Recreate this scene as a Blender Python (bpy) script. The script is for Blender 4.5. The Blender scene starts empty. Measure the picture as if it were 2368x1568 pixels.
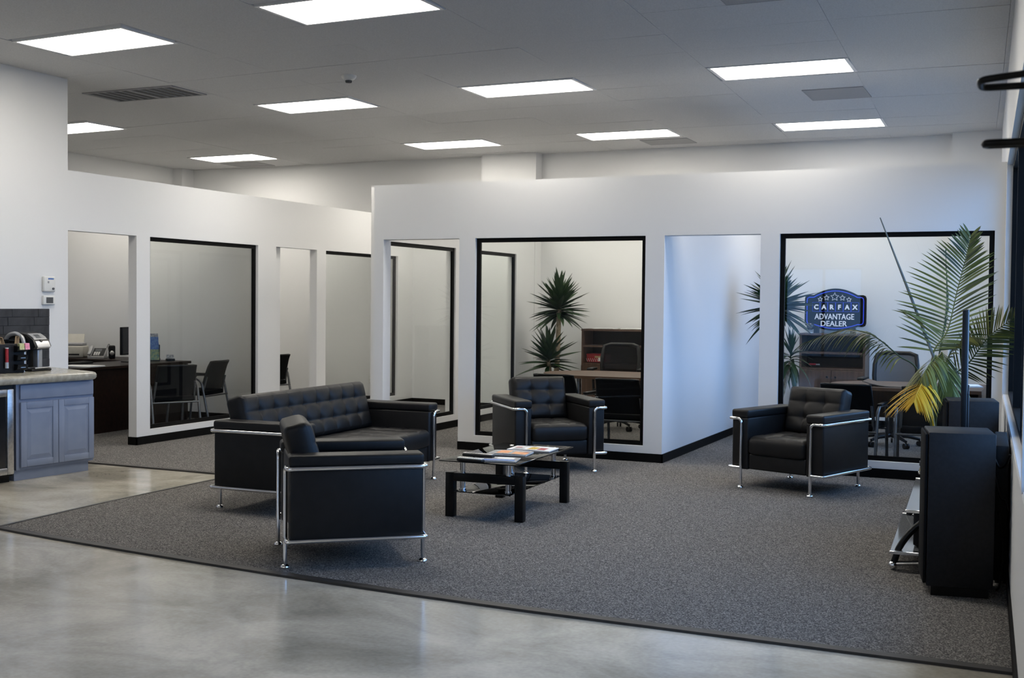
import bpy, bmesh, math, random
from math import sin, cos, pi, radians, hypot
from mathutils import Vector, Matrix
random.seed(7)
C = bpy.context.scene.collection
S = bpy.context.scene

# ------------------------------------------------------------------ camera, world, exposure
cd = bpy.data.cameras.new('camera'); cam = bpy.data.objects.new('camera', cd); C.objects.link(cam)
YAW, PITCH, ROLL, CAMZ = 0.425849, -0.0314575, 0.0097836, 1.5117
fw = Vector((-sin(YAW)*cos(PITCH), cos(YAW)*cos(PITCH), sin(PITCH)))
rt = Vector((cos(YAW), sin(YAW), 0)); up = rt.cross(fw)
r2 = rt*cos(ROLL) + up*sin(ROLL); u2 = up*cos(ROLL) - rt*sin(ROLL)
cam.matrix_world = Matrix(((r2.x, u2.x, -fw.x, 0), (r2.y, u2.y, -fw.y, 0), (r2.z, u2.z, -fw.z, CAMZ), (0, 0, 0, 1)))
cd.sensor_fit = 'HORIZONTAL'; cd.sensor_width = 36.0; cd.lens = 36.0*2713.65/2368
cd.clip_start = 0.05
cd.dof.use_dof = True; cd.dof.focus_distance = 8.0; cd.dof.aperture_fstop = 5.6
S.camera = cam
S.view_settings.view_transform = 'Standard'; S.view_settings.look = 'None'
S.view_settings.exposure = 1.08; S.view_settings.gamma = 1.0; S.view_settings.use_curve_mapping = False
LIGHT_STRENGTH = 9.0
SKY_STRENGTH = 2.4
w = bpy.data.worlds.new('sky'); S.world = w; w.use_nodes = True
bg = w.node_tree.nodes['Background']; bg.inputs[0].default_value = (0.25, 0.50, 1.0, 1); bg.inputs[1].default_value = SKY_STRENGTH

# ------------------------------------------------------------------ materials
def mat(name, col, rough=0.5, metal=0.0, spec=0.5, noise=None, bump=None, emit=None, coat=0.0, sheen=0.0):
    """noise=(scale, other colour, detail, lo, hi)   bump=(scale, strength, distance)"""
    m = bpy.data.materials.new(name); m.use_nodes = True
    nt = m.node_tree; b = nt.nodes['Principled BSDF']
    b.inputs['Base Color'].default_value = (*col, 1); b.inputs['Roughness'].default_value = rough
    b.inputs['Metallic'].default_value = metal; b.inputs['Specular IOR Level'].default_value = spec
    b.inputs['Coat Weight'].default_value = coat; b.inputs['Sheen Weight'].default_value = sheen
    tc = nt.nodes.new('ShaderNodeTexCoord')
    if noise:
        n = nt.nodes.new('ShaderNodeTexNoise'); n.inputs['Scale'].default_value = noise[0]; n.inputs['Detail'].default_value = noise[2]
        r = nt.nodes.new('ShaderNodeValToRGB')
        r.color_ramp.elements[0].position = noise[3]; r.color_ramp.elements[1].position = noise[4]
        r.color_ramp.elements[0].color = (*col, 1); r.color_ramp.elements[1].color = (*noise[1], 1)
        nt.links.new(tc.outputs['Object'], n.inputs['Vector']); nt.links.new(n.outputs['Fac'], r.inputs['Fac'])
        nt.links.new(r.outputs['Color'], b.inputs['Base Color'])
    if bump:
        n = nt.nodes.new('ShaderNodeTexNoise'); n.inputs['Scale'].default_value = bump[0]; n.inputs['Detail'].default_value = 3
        bp = nt.nodes.new('ShaderNodeBump'); bp.inputs['Strength'].default_value = bump[1]; bp.inputs['Distance'].default_value = bump[2]
        nt.links.new(tc.outputs['Object'], n.inputs['Vector']); nt.links.new(n.outputs['Fac'], bp.inputs['Height'])
        nt.links.new(bp.outputs['Normal'], b.inputs['Normal'])
    if emit:
        b.inputs['Emission Color'].default_value = (*emit[0], 1); b.inputs['Emission Strength'].default_value = emit[1]
    return m

def glass(name, tint, ior=1.5, rough=0.0):
    m = bpy.data.materials.new(name); m.use_nodes = True; nt = m.node_tree; nt.nodes.clear()
    o = nt.nodes.new('ShaderNodeOutputMaterial'); mx = nt.nodes.new('ShaderNodeMixShader')
    t = nt.nodes.new('ShaderNodeBsdfTransparent'); t.inputs[0].default_value = (*tint, 1)
    g = nt.nodes.new('ShaderNodeBsdfGlossy'); g.inputs['Roughness'].default_value = rough
    f = nt.nodes.new('ShaderNodeFresnel'); f.inputs[0].default_value = ior
    nt.links.new(f.outputs[0], mx.inputs[0]); nt.links.new(t.outputs[0], mx.inputs[1]); nt.links.new(g.outputs[0], mx.inputs[2])
    nt.links.new(mx.outputs[0], o.inputs[0]); return m

def wood(name, a, b_, scale=(3, 3, 30), rough=0.45, spec=0.4):
    m = bpy.data.materials.new(name); m.use_nodes = True; nt = m.node_tree; b = nt.nodes['Principled BSDF']
    tc = nt.nodes.new('ShaderNodeTexCoord'); mp = nt.nodes.new('ShaderNodeMapping'); mp.inputs['Scale'].default_value = scale
    n = nt.nodes.new('ShaderNodeTexNoise'); n.inputs['Scale'].default_value = 2.0; n.inputs['Detail'].default_value = 6
    r = nt.nodes.new('ShaderNodeValToRGB'); r.color_ramp.elements[0].position = .3; r.color_ramp.elements[1].position = .7
    r.color_ramp.elements[0].color = (*a, 1); r.color_ramp.elements[1].color = (*b_, 1)
    nt.links.new(tc.outputs['Object'], mp.inputs[0]); nt.links.new(mp.outputs[0], n.inputs['Vector']); nt.links.new(n.outputs['Fac'], r.inputs['Fac'])
    nt.links.new(r.outputs['Color'], b.inputs['Base Color']); b.inputs['Roughness'].default_value = rough; b.inputs['Specular IOR Level'].default_value = spec
    return m

M = {}
M['wall'] = mat('wall_paint', (.74, .74, .735), .55, spec=.35, bump=(220, .06, .002))
M['wall_side'] = mat('wall_paint_satin', (.74, .74, .735), .5, spec=.35, bump=(220, .06, .002))
M['ceil'] = mat('ceiling_board', (.64, .64, .64), .85, spec=.1, noise=(90, (.58, .58, .58), 4, .4, .6), bump=(160, .3, .003))
M['grid'] = mat('ceiling_grid', (.55, .55, .55), .7, spec=.2)
M['black_trim'] = mat('black_rubber', (.002, .002, .002), .6, spec=.12, noise=(6, (.003, .003, .003), 2, .4, .6))
M['black_frame'] = mat('black_anodised', (.002, .002, .002), .5, spec=.12, noise=(6, (.003, .003, .003), 2, .4, .6))
M['glass'] = glass('clear_glass', (.96, .985, .97), 1.38)
M['dark_glass'] = glass('smoked_glass', (.10, .10, .10), 1.6)
M['shelf_glass'] = glass('shelf_glass', (.35, .38, .40), 1.7)
M['reflect_grey_glass'] = mat('glass_with_painted_reflection', (.16, .17, .185), .06, spec=1.0, noise=(4, (.15, .16, .175), 2, .4, .6))  # opaque grey base stands in for ceiling light mirrored in the shelves
M['leather'] = mat('black_leather', (.0070, .0066, .0066), .44, spec=.28, bump=(260, .12, .001), noise=(14, (.0095, .009, .009), 3, .35, .65))
M['chrome'] = mat('chrome', (.86, .86, .87), .12, 1.0, noise=(5, (.80, .80, .82), 2, .4, .6))
M['steel'] = mat('brushed_steel', (.55, .55, .56), .3, 1.0, noise=(40, (.45, .45, .46), 2, .4, .6))
M['black_lacquer'] = mat('black_lacquer', (.002, .002, .002), .35, spec=.25, noise=(9, (.004, .004, .004), 2, .4, .6))
M['black_plastic'] = mat('black_plastic', (.005, .005, .0055), .42, spec=.3, bump=(300, .08, .0005))
M['black_matte'] = mat('black_vinyl', (.005, .005, .006), .55, spec=.3, noise=(60, (.008, .008, .009), 3, .4, .6), bump=(180, .1, .0005))
M['black_fabric'] = mat('black_mesh_fabric', (.005, .005, .0055), .8, spec=.12, bump=(420, .4, .001))
M['grey_mesh'] = mat('grey_mesh_fabric', (.13, .13, .135), .8, spec=.2, bump=(420, .4, .001))
M['black_mesh'] = mat('see_through_black_mesh', (.006, .006, .0065), .8, spec=.1, bump=(420, .4, .001))
_nt = M['black_mesh'].node_tree; _tr = _nt.nodes.new('ShaderNodeBsdfTransparent'); _mx = _nt.nodes.new('ShaderNodeMixShader'); _mx.inputs[0].default_value = .72
_nt.links.new(_tr.outputs[0], _mx.inputs[1]); _nt.links.new(_nt.nodes['Principled BSDF'].outputs[0], _mx.inputs[2]); _nt.links.new(_mx.outputs[0], _nt.nodes['Material Output'].inputs[0])
M['grey_metal'] = mat('grey_metal', (.16, .16, .165), .35, .7, noise=(20, (.13, .13, .135), 2, .4, .6))
M['cab_paint'] = mat('blue_grey_paint', (.228, .270, .370), .42, spec=.4, bump=(40, .05, .002), noise=(6, (.210, .250, .350), 2, .4, .6))
M['concrete_top'] = mat('speckled_concrete', (.40, .375, .31), .22, spec=.5, noise=(22, (.26, .245, .20), 8, .35, .7))
M['walnut'] = wood('walnut_laminate', (.062, .036, .025), (.115, .068, .046), (14, 14, 1.2))
M['walnut_top'] = wood('walnut_laminate_top', (.085, .046, .029), (.125, .070, .044), (1.2, 14, 14), .45, .25)
M['dark_wood'] = wood('dark_mahogany_laminate', (.008, .0038, .0026), (.016, .0075, .005), (1.5, 12, 12), .4, .12)
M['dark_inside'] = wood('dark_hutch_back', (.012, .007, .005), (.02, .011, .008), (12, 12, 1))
M['paper'] = mat('paper', (.80, .80, .79), .7, noise=(30, (.74, .74, .73), 2, .4, .6))
M['paper_edge'] = mat('paper_edge', (.62, .60, .57), .8, noise=(200, (.5, .49, .46), 2, .4, .6))
M['red'] = mat('red_card', (.40, .02, .025), .5, noise=(70, (.30, .012, .018), 2, .45, .55))
M['tan'] = mat('tan_card', (.50, .33, .18), .6, noise=(30, (.44, .29, .15), 2, .4, .6))
M['white_plastic'] = mat('white_plastic', (.72, .72, .69), .4, noise=(12, (.69, .69, .66), 2, .4, .6))
M['beige_plastic'] = mat('beige_plastic', (.52, .50, .44), .45, noise=(12, (.49, .47, .41), 2, .4, .6))
M['silver_plastic'] = mat('silver_plastic', (.50, .50, .50), .3, .5, noise=(20, (.45, .45, .45), 2, .4, .6))
M['screen'] = mat('dark_screen', (.012, .013, .015), .12, spec=.6, noise=(3, (.016, .017, .02), 2, .4, .6))
M['lcd'] = mat('grey_lcd', (.065, .07, .075), .3, noise=(3, (.075, .08, .085), 2, .4, .6))
M['blue_print'] = mat('blue_print', (.05, .12, .38), .5, noise=(30, (.10, .22, .45), 2, .4, .6))
M['orange_print'] = mat('orange_print', (.75, .22, .05), .4, noise=(40, (.85, .45, .2), 3, .4, .6))
M['yellow_print'] = mat('yellow_print', (.80, .52, .03), .4, noise=(90, (.25, .14, .02), 3, .45, .62))
M['grey_print'] = mat('grey_print', (.20, .20, .21), .35, noise=(45, (.5, .5, .5), 3, .4, .65))
M['green_print'] = mat('green_print', (.10, .22, .16), .4, noise=(30, (.3, .35, .15), 3, .4, .6))
M['pink'] = mat('pink_paper', (.80, .25, .36), .6, noise=(60, (.85, .4, .5), 2, .4, .6))
M['lime'] = mat('yellow_green_paper', (.50, .50, .22), .6, noise=(60, (.6, .6, .35), 2, .4, .6))
M['slate'] = mat('dark_slate', (.022, .023, .026), .45, spec=.4, noise=(9, (.045, .046, .05), 6, .3, .7), bump=(25, .4, .004))
M['grout'] = mat('dark_grout', (.035, .035, .037), .9, noise=(80, (.05, .05, .052), 2, .4, .6))
M['leaf'] = mat('yucca_leaf', (.012, .034, .011), .42, spec=.35, noise=(5, (.030, .062, .020), 3, .35, .7))
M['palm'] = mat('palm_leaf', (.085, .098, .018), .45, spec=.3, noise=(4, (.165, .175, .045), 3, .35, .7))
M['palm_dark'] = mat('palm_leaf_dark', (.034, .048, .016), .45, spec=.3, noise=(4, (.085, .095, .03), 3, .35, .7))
M['palm_yellow'] = mat('palm_leaf_yellow', (.70, .40, .015), .5, noise=(6, (.60, .44, .03), 3, .35, .65))
M['spear'] = mat('palm_spear', (.10, .11, .10), .5, noise=(8, (.16, .17, .14), 3, .35, .65))
M['bark'] = mat('cane_bark', (.46, .37, .26), .8, noise=(30, (.24, .18, .115), 5, .35, .65), bump=(40, .8, .006))
M['soil'] = mat('potting_soil', (.02, .014, .01), .95, bump=(60, 1, .01))
M['pot'] = mat('dark_pot', (.03, .028, .027), .5, noise=(10, (.04, .038, .036), 2, .4, .6))
M['vent'] = mat('vent_grey', (.34, .34, .345), .6, noise=(300, (.28, .28, .285), 1, .45, .55))
M['vent_dark'] = mat('vent_dark', (.075, .077, .08), .8, noise=(30, (.065, .067, .07), 1, .45, .55))
M['asphalt'] = mat('asphalt', (.16, .16, .165), .9, noise=(60, (.2, .2, .2), 4, .4, .6))
M['white_trim'] = mat('white_enamel', (.80, .80, .80), .4, noise=(5, (.77, .77, .77), 2, .4, .6))
M['tube_glow'] = mat('light_lens', (.9, .9, .9), .6, emit=((1.0, .945, .855), LIGHT_STRENGTH), noise=(4, (.88, .88, .88), 2, .4, .6))
M['neon_blue'] = mat('neon_blue', (.02, .04, .3), .4, emit=((.02, .06, 1.0), .33), noise=(4, (.02, .05, .32), 2, .4, .6))
M['neon_white'] = mat('neon_white', (.6, .6, .62), .4, emit=((.85, .88, 1.0), .10), noise=(4, (.55, .55, .6), 2, .4, .6))

def concrete_mat():
    m = bpy.data.materials.new('polished_concrete'); m.use_nodes = True; nt = m.node_tree; b = nt.nodes['Principled BSDF']
    tc = nt.nodes.new('ShaderNodeTexCoord'); mp = nt.nodes.new('ShaderNodeMapping'); mp.inputs['Scale'].default_value = (1, 1.4, 1)
    n = nt.nodes.new('ShaderNodeTexNoise'); n.inputs['Scale'].default_value = 1.15; n.inputs['Detail'].default_value = 9; n.inputs['Roughness'].default_value = .62; n.inputs['Distortion'].default_value = .5
    r = nt.nodes.new('ShaderNodeValToRGB'); r.color_ramp.elements[0].position = .36; r.color_ramp.elements[1].position = .62
    r.color_ramp.elements[0].color = (.315, .292, .245, 1); r.color_ramp.elements[1].color = (.60, .56, .475, 1)
    n2 = nt.nodes.new('ShaderNodeTexNoise'); n2.inputs['Scale'].default_value = 45; n2.inputs['Detail'].default_value = 6
    mx = nt.nodes.new('ShaderNodeMix'); mx.data_type = 'RGBA'; mx.blend_type = 'OVERLAY'; mx.inputs['Factor'].default_value = .22
    nt.links.new(tc.outputs['Object'], mp.inputs[0]); nt.links.new(mp.outputs[0], n.inputs['Vector']); nt.links.new(tc.outputs['Object'], n2.inputs['Vector'])
    nt.links.new(n.outputs['Fac'], r.inputs[0]); nt.links.new(r.outputs[0], mx.inputs['A']); nt.links.new(n2.outputs['Fac'], mx.inputs['B'])
    nt.links.new(mx.outputs['Result'], b.inputs['Base Color'])
    rr = nt.nodes.new('ShaderNodeMapRange'); rr.inputs['To Min'].default_value = .10; rr.inputs['To Max'].default_value = .19
    nt.links.new(n.outputs['Fac'], rr.inputs[0]); nt.links.new(rr.outputs[0], b.inputs['Roughness'])
    bp = nt.nodes.new('ShaderNodeBump'); bp.inputs['Strength'].default_value = .10; bp.inputs['Distance'].default_value = .01
    n3 = nt.nodes.new('ShaderNodeTexNoise'); n3.inputs['Scale'].default_value = 5; n3.inputs['Detail'].default_value = 2
    nt.links.new(tc.outputs['Object'], n3.inputs['Vector']); nt.links.new(n3.outputs['Fac'], bp.inputs['Height']); nt.links.new(bp.outputs['Normal'], b.inputs['Normal'])
    b.inputs['Specular IOR Level'].default_value = .5
    return m
def carpet_mat():
    m = bpy.data.materials.new('grey_loop_carpet'); m.use_nodes = True; nt = m.node_tree; b = nt.nodes['Principled BSDF']
    tc = nt.nodes.new('ShaderNodeTexCoord')
    n = nt.nodes.new('ShaderNodeTexNoise'); n.inputs['Scale'].default_value = 150; n.inputs['Detail'].default_value = 4; n.inputs['Roughness'].default_value = .8
    r = nt.nodes.new('ShaderNodeValToRGB'); e = r.color_ramp.elements
    e[0].position = .38; e[0].color = (.020, .020, .021, 1); e[1].position = .64; e[1].color = (.46, .435, .405, 1)
    k = e.new(.5); k.color = (.115, .110, .105, 1)
    nt.links.new(tc.outputs['Object'], n.inputs['Vector']); nt.links.new(n.outputs['Fac'], r.inputs[0]); nt.links.new(r.outputs[0], b.inputs['Base Color'])
    bp = nt.nodes.new('ShaderNodeBump'); bp.inputs['Strength'].default_value = .5; bp.inputs['Distance'].default_value = .006
    nt.links.new(n.outputs['Fac'], bp.inputs['Height']); nt.links.new(bp.outputs['Normal'], b.inputs['Normal'])
    b.inputs['Roughness'].default_value = .95; b.inputs['Specular IOR Level'].default_value = .1
    return m
M['concrete'] = concrete_mat(); M['carpet'] = carpet_mat()

# ------------------------------------------------------------------ mesh helpers
class MB:
    def __init__(s): s.v = []; s.f = []; s.mi = []; s.cur = 0; s.T = None
    def add(s, vs, fs):
        o = len(s.v)
        if s.T is not None: vs = [tuple(s.T @ Vector(q)) for q in vs]
        s.v += [tuple(q) for q in vs]; s.f += [tuple(i+o for i in f) for f in fs]; s.mi += [s.cur]*len(fs); return s
    def box(s, x0, x1, y0, y1, z0, z1):
        return s.add([(x0,y0,z0),(x1,y0,z0),(x1,y1,z0),(x0,y1,z0),(x0,y0,z1),(x1,y0,z1),(x1,y1,z1),(x0,y1,z1)],
                     [(0,3,2,1),(4,5,6,7),(0,1,5,4),(1,2,6,5),(2,3,7,6),(3,0,4,7)])
    def rbox(s, x0, x1, y0, y1, z0, z1, r=.02, n=3):
        """box with rounded edges (superellipsoid-free: sphere corners swept)"""
        bm = bmesh.new(); bmesh.ops.create_cube(bm, size=1)
        for q in bm.verts: q.co = Vector(((x0+x1)/2+q.co.x*(x1-x0), (y0+y1)/2+q.co.y*(y1-y0), (z0+z1)/2+q.co.z*(z1-z0)))
        r = min(r, (x1-x0)*.49, (y1-y0)*.49, (z1-z0)*.49)
        bmesh.ops.bevel(bm, geom=list(bm.edges), offset=r, segments=n, profile=.5, affect='EDGES')
        bm.verts.index_update()
        s.add([tuple(q.co) for q in bm.verts], [tuple(q.index for q in f.verts) for f in bm.faces]); bm.free(); return s
    def prism(s, pts, z0, z1):
        n = len(pts); vs = [(x,y,z0) for x,y in pts]+[(x,y,z1) for x,y in pts]
        return s.add(vs, [tuple(range(n-1,-1,-1)), tuple(range(n,2*n))]+[(i,(i+1)%n,n+(i+1)%n,n+i) for i in range(n)])
    def cyl(s, p0, p1, r0, r1=None, n=14, caps=True):
        r1 = r0 if r1 is None else r1
        p0 = Vector(p0); p1 = Vector(p1); d = (p1-p0).normalized()
        a = d.orthogonal().normalized(); b = d.cross(a)
        vs = [p0+(a*cos(2*pi*i/n)+b*sin(2*pi*i/n))*r0 for i in range(n)]+[p1+(a*cos(2*pi*i/n)+b*sin(2*pi*i/n))*r1 for i in range(n)]
        fs = [(i,(i+1)%n,n+(i+1)%n,n+i) for i in range(n)]
        if caps: fs += [tuple(range(n-1,-1,-1)), tuple(range(n,2*n))]
        return s.add(vs, fs)
    def tube(s, pts, r, n=10, closed=False):
        P = [Vector(p) for p in pts]; N = len(P); rs = r if isinstance(r, (list, tuple)) else [r]*N
        vs = []; prev = None
        for i in range(N):
            if closed: d = (P[(i+1)%N]-P[i-1])
            else: d = P[min(i+1,N-1)]-P[max(i-1,0)]
            d.normalize()
            if prev is None: a = d.orthogonal().normalized()
            else:
                a = prev - d*prev.dot(d)
                a = a.normalized() if a.length > 1e-6 else d.orthogonal().normalized()
            prev = a; b = d.cross(a)
            vs += [P[i]+(a*cos(2*pi*k/n)+b*sin(2*pi*k/n))*rs[i] for k in range(n)]
        fs = []
        for i in range(N if closed else N-1):
            j = (i+1)%N
            fs += [(i*n+k, i*n+(k+1)%n, j*n+(k+1)%n, j*n+k) for k in range(n)]
        if not closed: fs += [tuple(range(n-1,-1,-1)), tuple(range((N-1)*n, N*n))]
        return s.add(vs, fs)
    def lathe(s, prof, n=20, c=(0,0,0)):
        vs = [(c[0]+r*cos(2*pi*k/n), c[1]+r*sin(2*pi*k/n), c[2]+z) for r,z in prof for k in range(n)]
        fs = [(i*n+k, i*n+(k+1)%n, (i+1)*n+(k+1)%n, (i+1)*n+k) for i in range(len(prof)-1) for k in range(n)]
        fs += [tuple(range(n-1,-1,-1)), tuple(range((len(prof)-1)*n, len(prof)*n))]
        return s.add(vs, fs)
    def ball(s, c, r, n=10):
        return s.lathe([(max(r*sin(pi*i/n), 1e-4), -r*cos(pi*i/n)) for i in range(n+1)], 14, c)
    def mesh(s, name, mats, smooth=False, weld=False):
        me = bpy.data.meshes.new(name); me.from_pydata(s.v, [], s.f)
        for m in (mats if isinstance(mats, (list, tuple)) else [mats]): me.materials.append(m)
        me.polygons.foreach_set('material_index', s.mi)
        if smooth:
            me.shade_smooth(); me.set_sharp_from_angle(angle=radians(smooth if smooth > 1 else 40))
        me.update(); return me
    def build(s, name, mats, parent=None, smooth=False, **kw):
        o = bpy.data.objects.new(name, s.mesh(name, mats, smooth)); C.objects.link(o)
        if parent is not None: o.parent = parent
        for k, v in kw.items(): o[k] = v
        return o

def thing(name, label, cat, loc=(0,0,0), rz=0, group=None):
    o = bpy.data.objects.new(name, None); C.objects.link(o); o.empty_display_size = .1
    o.location = loc; o.rotation_euler = (0,0,rz); o['label'] = label; o['category'] = cat
    if group: o['group'] = group
    return o
def tag(o, label, cat, group=None):
    o['label'] = label; o['category'] = cat
    if group: o['group'] = group
    return o
def struct(o, label=None):
    o['kind'] = 'structure'
    if label: o['label'] = label
    return o
def dup(root, loc, rz, label, group=None):
    def rec(o, par):
        c = o.copy(); C.objects.link(c); c.parent = par
        for ch in [q for q in o.children]: rec(ch, c)
        return c
    r = rec(root, None); r.location = loc; r.rotation_euler = (0,0,rz); r['label'] = label
    if group: r['group'] = group
    return r
def arc_path(pts, rad=.03, n=5):
    """polyline with rounded corners"""
    P = [Vector(p) for p in pts]; out = [P[0]]
    for i in range(1, len(P)-1):
        a = (P[i-1]-P[i]); b = (P[i+1]-P[i]); r = min(rad, a.length*.49, b.length*.49)
        p0 = P[i]+a.normalized()*r; p2 = P[i]+b.normalized()*r
        for k in range(n+1):
            t = k/n; out.append(p0*(1-t)**2+P[i]*2*t*(1-t)+p2*t*t)
    out.append(P[-1]); return out

def wall_mesh(mb, u0, u1, z1, holes, t, flip=False):
    """wall in local coords: u along x, thickness 0..t along +y, height z. holes=[(ua,ub,za,zb)]"""
    us = sorted({u0, u1, *[h[0] for h in holes], *[h[1] for h in holes]}); us = [u for u in us if u0 <= u <= u1]
    zs = sorted({0, z1, *[h[2] for h in holes], *[h[3] for h in holes]}); zs = [z for z in zs if 0 <= z <= z1]
    def solid(i, j):
        if i < 0 or j < 0 or i >= len(us)-1 or j >= len(zs)-1: return False
        cu = (us[i]+us[i+1])/2; cz = (zs[j]+zs[j+1])/2
        return not any(h[0] < cu < h[1] and h[2] < cz < h[3] for h in holes)
    for i in range(len(us)-1):
        for j in range(len(zs)-1):
            if not solid(i, j): continue
            a, b, c, d = us[i], us[i+1], zs[j], zs[j+1]
            mb.add([(a,0,c),(b,0,c),(b,0,d),(a,0,d)], [(0,1,2,3)]); mb.add([(a,t,c),(b,t,c),(b,t,d),(a,t,d)], [(3,2,1,0)])
            if not solid(i-1, j): mb.add([(a,0,c),(a,t,c),(a,t,d),(a,0,d)], [(3,2,1,0)])
            if not solid(i+1, j): mb.add([(b,0,c),(b,t,c),(b,t,d),(b,0,d)], [(0,1,2,3)])
            if not solid(i, j-1): mb.add([(a,0,c),(b,0,c),(b,t,c),(a,t,c)], [(3,2,1,0)])
            if not solid(i, j+1): mb.add([(a,0,d),(b,0,d),(b,t,d),(a,t,d)], [(0,1,2,3)])
    return mb
def place(o, x, y, rz):
    o.location = (x, y, 0); o.rotation_euler = (0, 0, rz); return o

# ------------------------------------------------------------------ setting
H, ZT, ZO = 3.57, 2.717, 2.15
XA, YB, XE, YK, XL = -8.432, 10.616, -6.41, 15.06, -12.63
WT = .15; WA = .105
RW_ANG = math.atan(.0434)               # the window wall runs a touch off square
def rw(u, n=0):                          # point on the window wall: u along it, n outward
    return (.149 - sin(RW_ANG)*u + cos(RW_ANG)*n, cos(RW_ANG)*u + sin(RW_ANG)*n)

struct(MB().box(-14, 1.2, -7.2, 15.3, -.12, 0).build('floor', M['concrete']), 'polished mottled grey concrete slab')
cp = [(-6.20,5.585),(-5.60,5.50),(-4.975,5.435),(-4.37,5.375),(-3.768,5.323),(-3.0,5.275),(-2.284,5.252),(-1.26,5.25),(-.07,5.25),(-.5,YK),(XL,YK),(XL,8.17),(-6.27,8.15),(-6.265,6.63)]
struct(MB().prism(cp, -.01, .010).build('floor_carpet', M['carpet']), 'salt and pepper grey loop carpet')
def strip(name, pts, wd, label):
    mb = MB()
    for a, b in zip(pts, pts[1:]):
        a = Vector((*a,0)); b = Vector((*b,0)); d = (b-a).normalized(); n = Vector((-d.y, d.x, 0))
        vs = [a+n*.012, b+n*.012, b-n*wd, a-n*wd]
        mb.add([(q.x,q.y,.013) for q in vs]+[(q.x,q.y,0) for q in vs], [(3,2,1,0),(4,5,6,7),(0,1,5,4),(1,2,6,5),(2,3,7,6),(3,0,4,7)])
    return struct(mb.build(name, M['edge']), label)
M['edge'] = mat('edge_strip_rubber', (.028, .025, .023), .5, noise=(8, (.036, .033, .03), 2, .4, .6))
strip('trim_1', cp[0:9], .05, 'dark rubber transition strip on the front carpet edge')
strip('trim_2', [cp[12], cp[13], cp[0]], .016, 'thin dark strip on the left carpet edge')
strip('trim_3', [cp[11], cp[12]], .03, 'thin dark strip where the concrete aisle ends')

# left wall: full height part and low partition in the same plane (local x runs along +Y, thickness to -X)
def left_plane(mb_obj, x): return place(mb_obj, x, 0, pi/2)
o = wall_mesh(MB(), -7.2, 8.394, H+.05, [], WT).build('wall_left', M['wall']); left_plane(o, XA); struct(o, 'full height white wall behind the counter')
A_DOORS = [(8.394, 9.316, 0, ZO), (11.70, 12.567, 0, ZO)]; A_WINS = [(9.514, 11.345, .155, ZO), (12.773, 14.62, .155, ZO)]
o = wall_mesh(MB(), 8.394, YK, ZT, A_DOORS+A_WINS, WA).build('wall_left_office', M['wall_side']); left_plane(o, XA); struct(o, 'low white partition of the left offices')
# front partition B
B_DOORS = [(-6.298, -5.411, 0, ZO), (-3.256, -2.353, 0, ZO)]; B_WINS = [(-5.231, -3.442, .16, ZO), (-2.182, -.394, .155, ZO)]
o = wall_mesh(MB(), XE-.004, -.14, ZT, B_DOORS+B_WINS, WT).build('wall_front_office', M['wall']); place(o, 0, YB, 0); struct(o, 'low white partition of the right offices')
# side wall E (faces +X)
E_WINS = [(10.93, 12.49, .16, ZO), (12.72, 14.25, .16, ZO)]
o = wall_mesh(MB(), YB+WT, 14.85, ZT, E_WINS, .13).build('wall_side_office', M['wall']); left_plane(o, XE); struct(o, 'glazed side partition')
# wall F between the two right offices, wall between the left offices
o = wall_mesh(MB(), YB+WT, YK, ZT, [], .13).build('wall_divider_right', M['wall']); left_plane(o, -3.256); struct(o, 'divider lit blue by the windows')
o = wall_mesh(MB(), XL, XA-WA, ZT, [], .13).build('wall_divider_left', M['wall']); place(o, 0, 11.80, 0); struct(o, 'divider between the left offices')
o = MB().box(XL-.2, .8, YK, YK+.15, 0, H+.05).build('wall_back', M['wall']); struct(o, 'tall back wall')
o = MB().box(XL-.15, XL, 8.0, YK, 0, H+.05).build('wall_far_left', M['wall']); struct(o, 'far left wall')
o = MB().box(XL, XA-WA, 7.9, 8.05, 0, H+.05).build('wall_office_near', M['wall']); struct(o, 'near wall of the left office')
o = MB().box(-7.226, -6.40, 14.85, YK, 0, H+.02).build('pillar_1', M['wall']); struct(o, 'square white column on the back wall')
o = MB().box(-12.63, -12.46, 14.78, YK, 0, H+.02).build('pillar_2', M['wall']); struct(o, 'corner column')
o = MB().box(-1.04, .2, 14.85, YK, 0, H+.02).build('pillar_3', M['wall']); struct(o, 'right corner column')
# front storefront wall behind the camera
FW = [(-5.7, -3.9, .25, 2.4)]
o = wall_mesh(MB(), XA-WT, 1.0, H+.05, FW, .15).build('wall_front', M['wall']); place(o, 0, -7.2, 0); struct(o, 'storefront wall')
# window wall on the right
RW_H = [(3.5, 5.0, .78, 2.68), (5.1, 10.50, .78, 2.68), (10.95, 14.4, .78, 2.68)]
o = wall_mesh(MB(), -7.3, 15.2, H+.05, RW_H, -.16).build('wall_right', M['wall']); o.location = (.149, 0, 0); o.rotation_euler = (0, 0, pi/2+RW_ANG); struct(o, 'window wall')
o.data.flip_normals()

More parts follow.
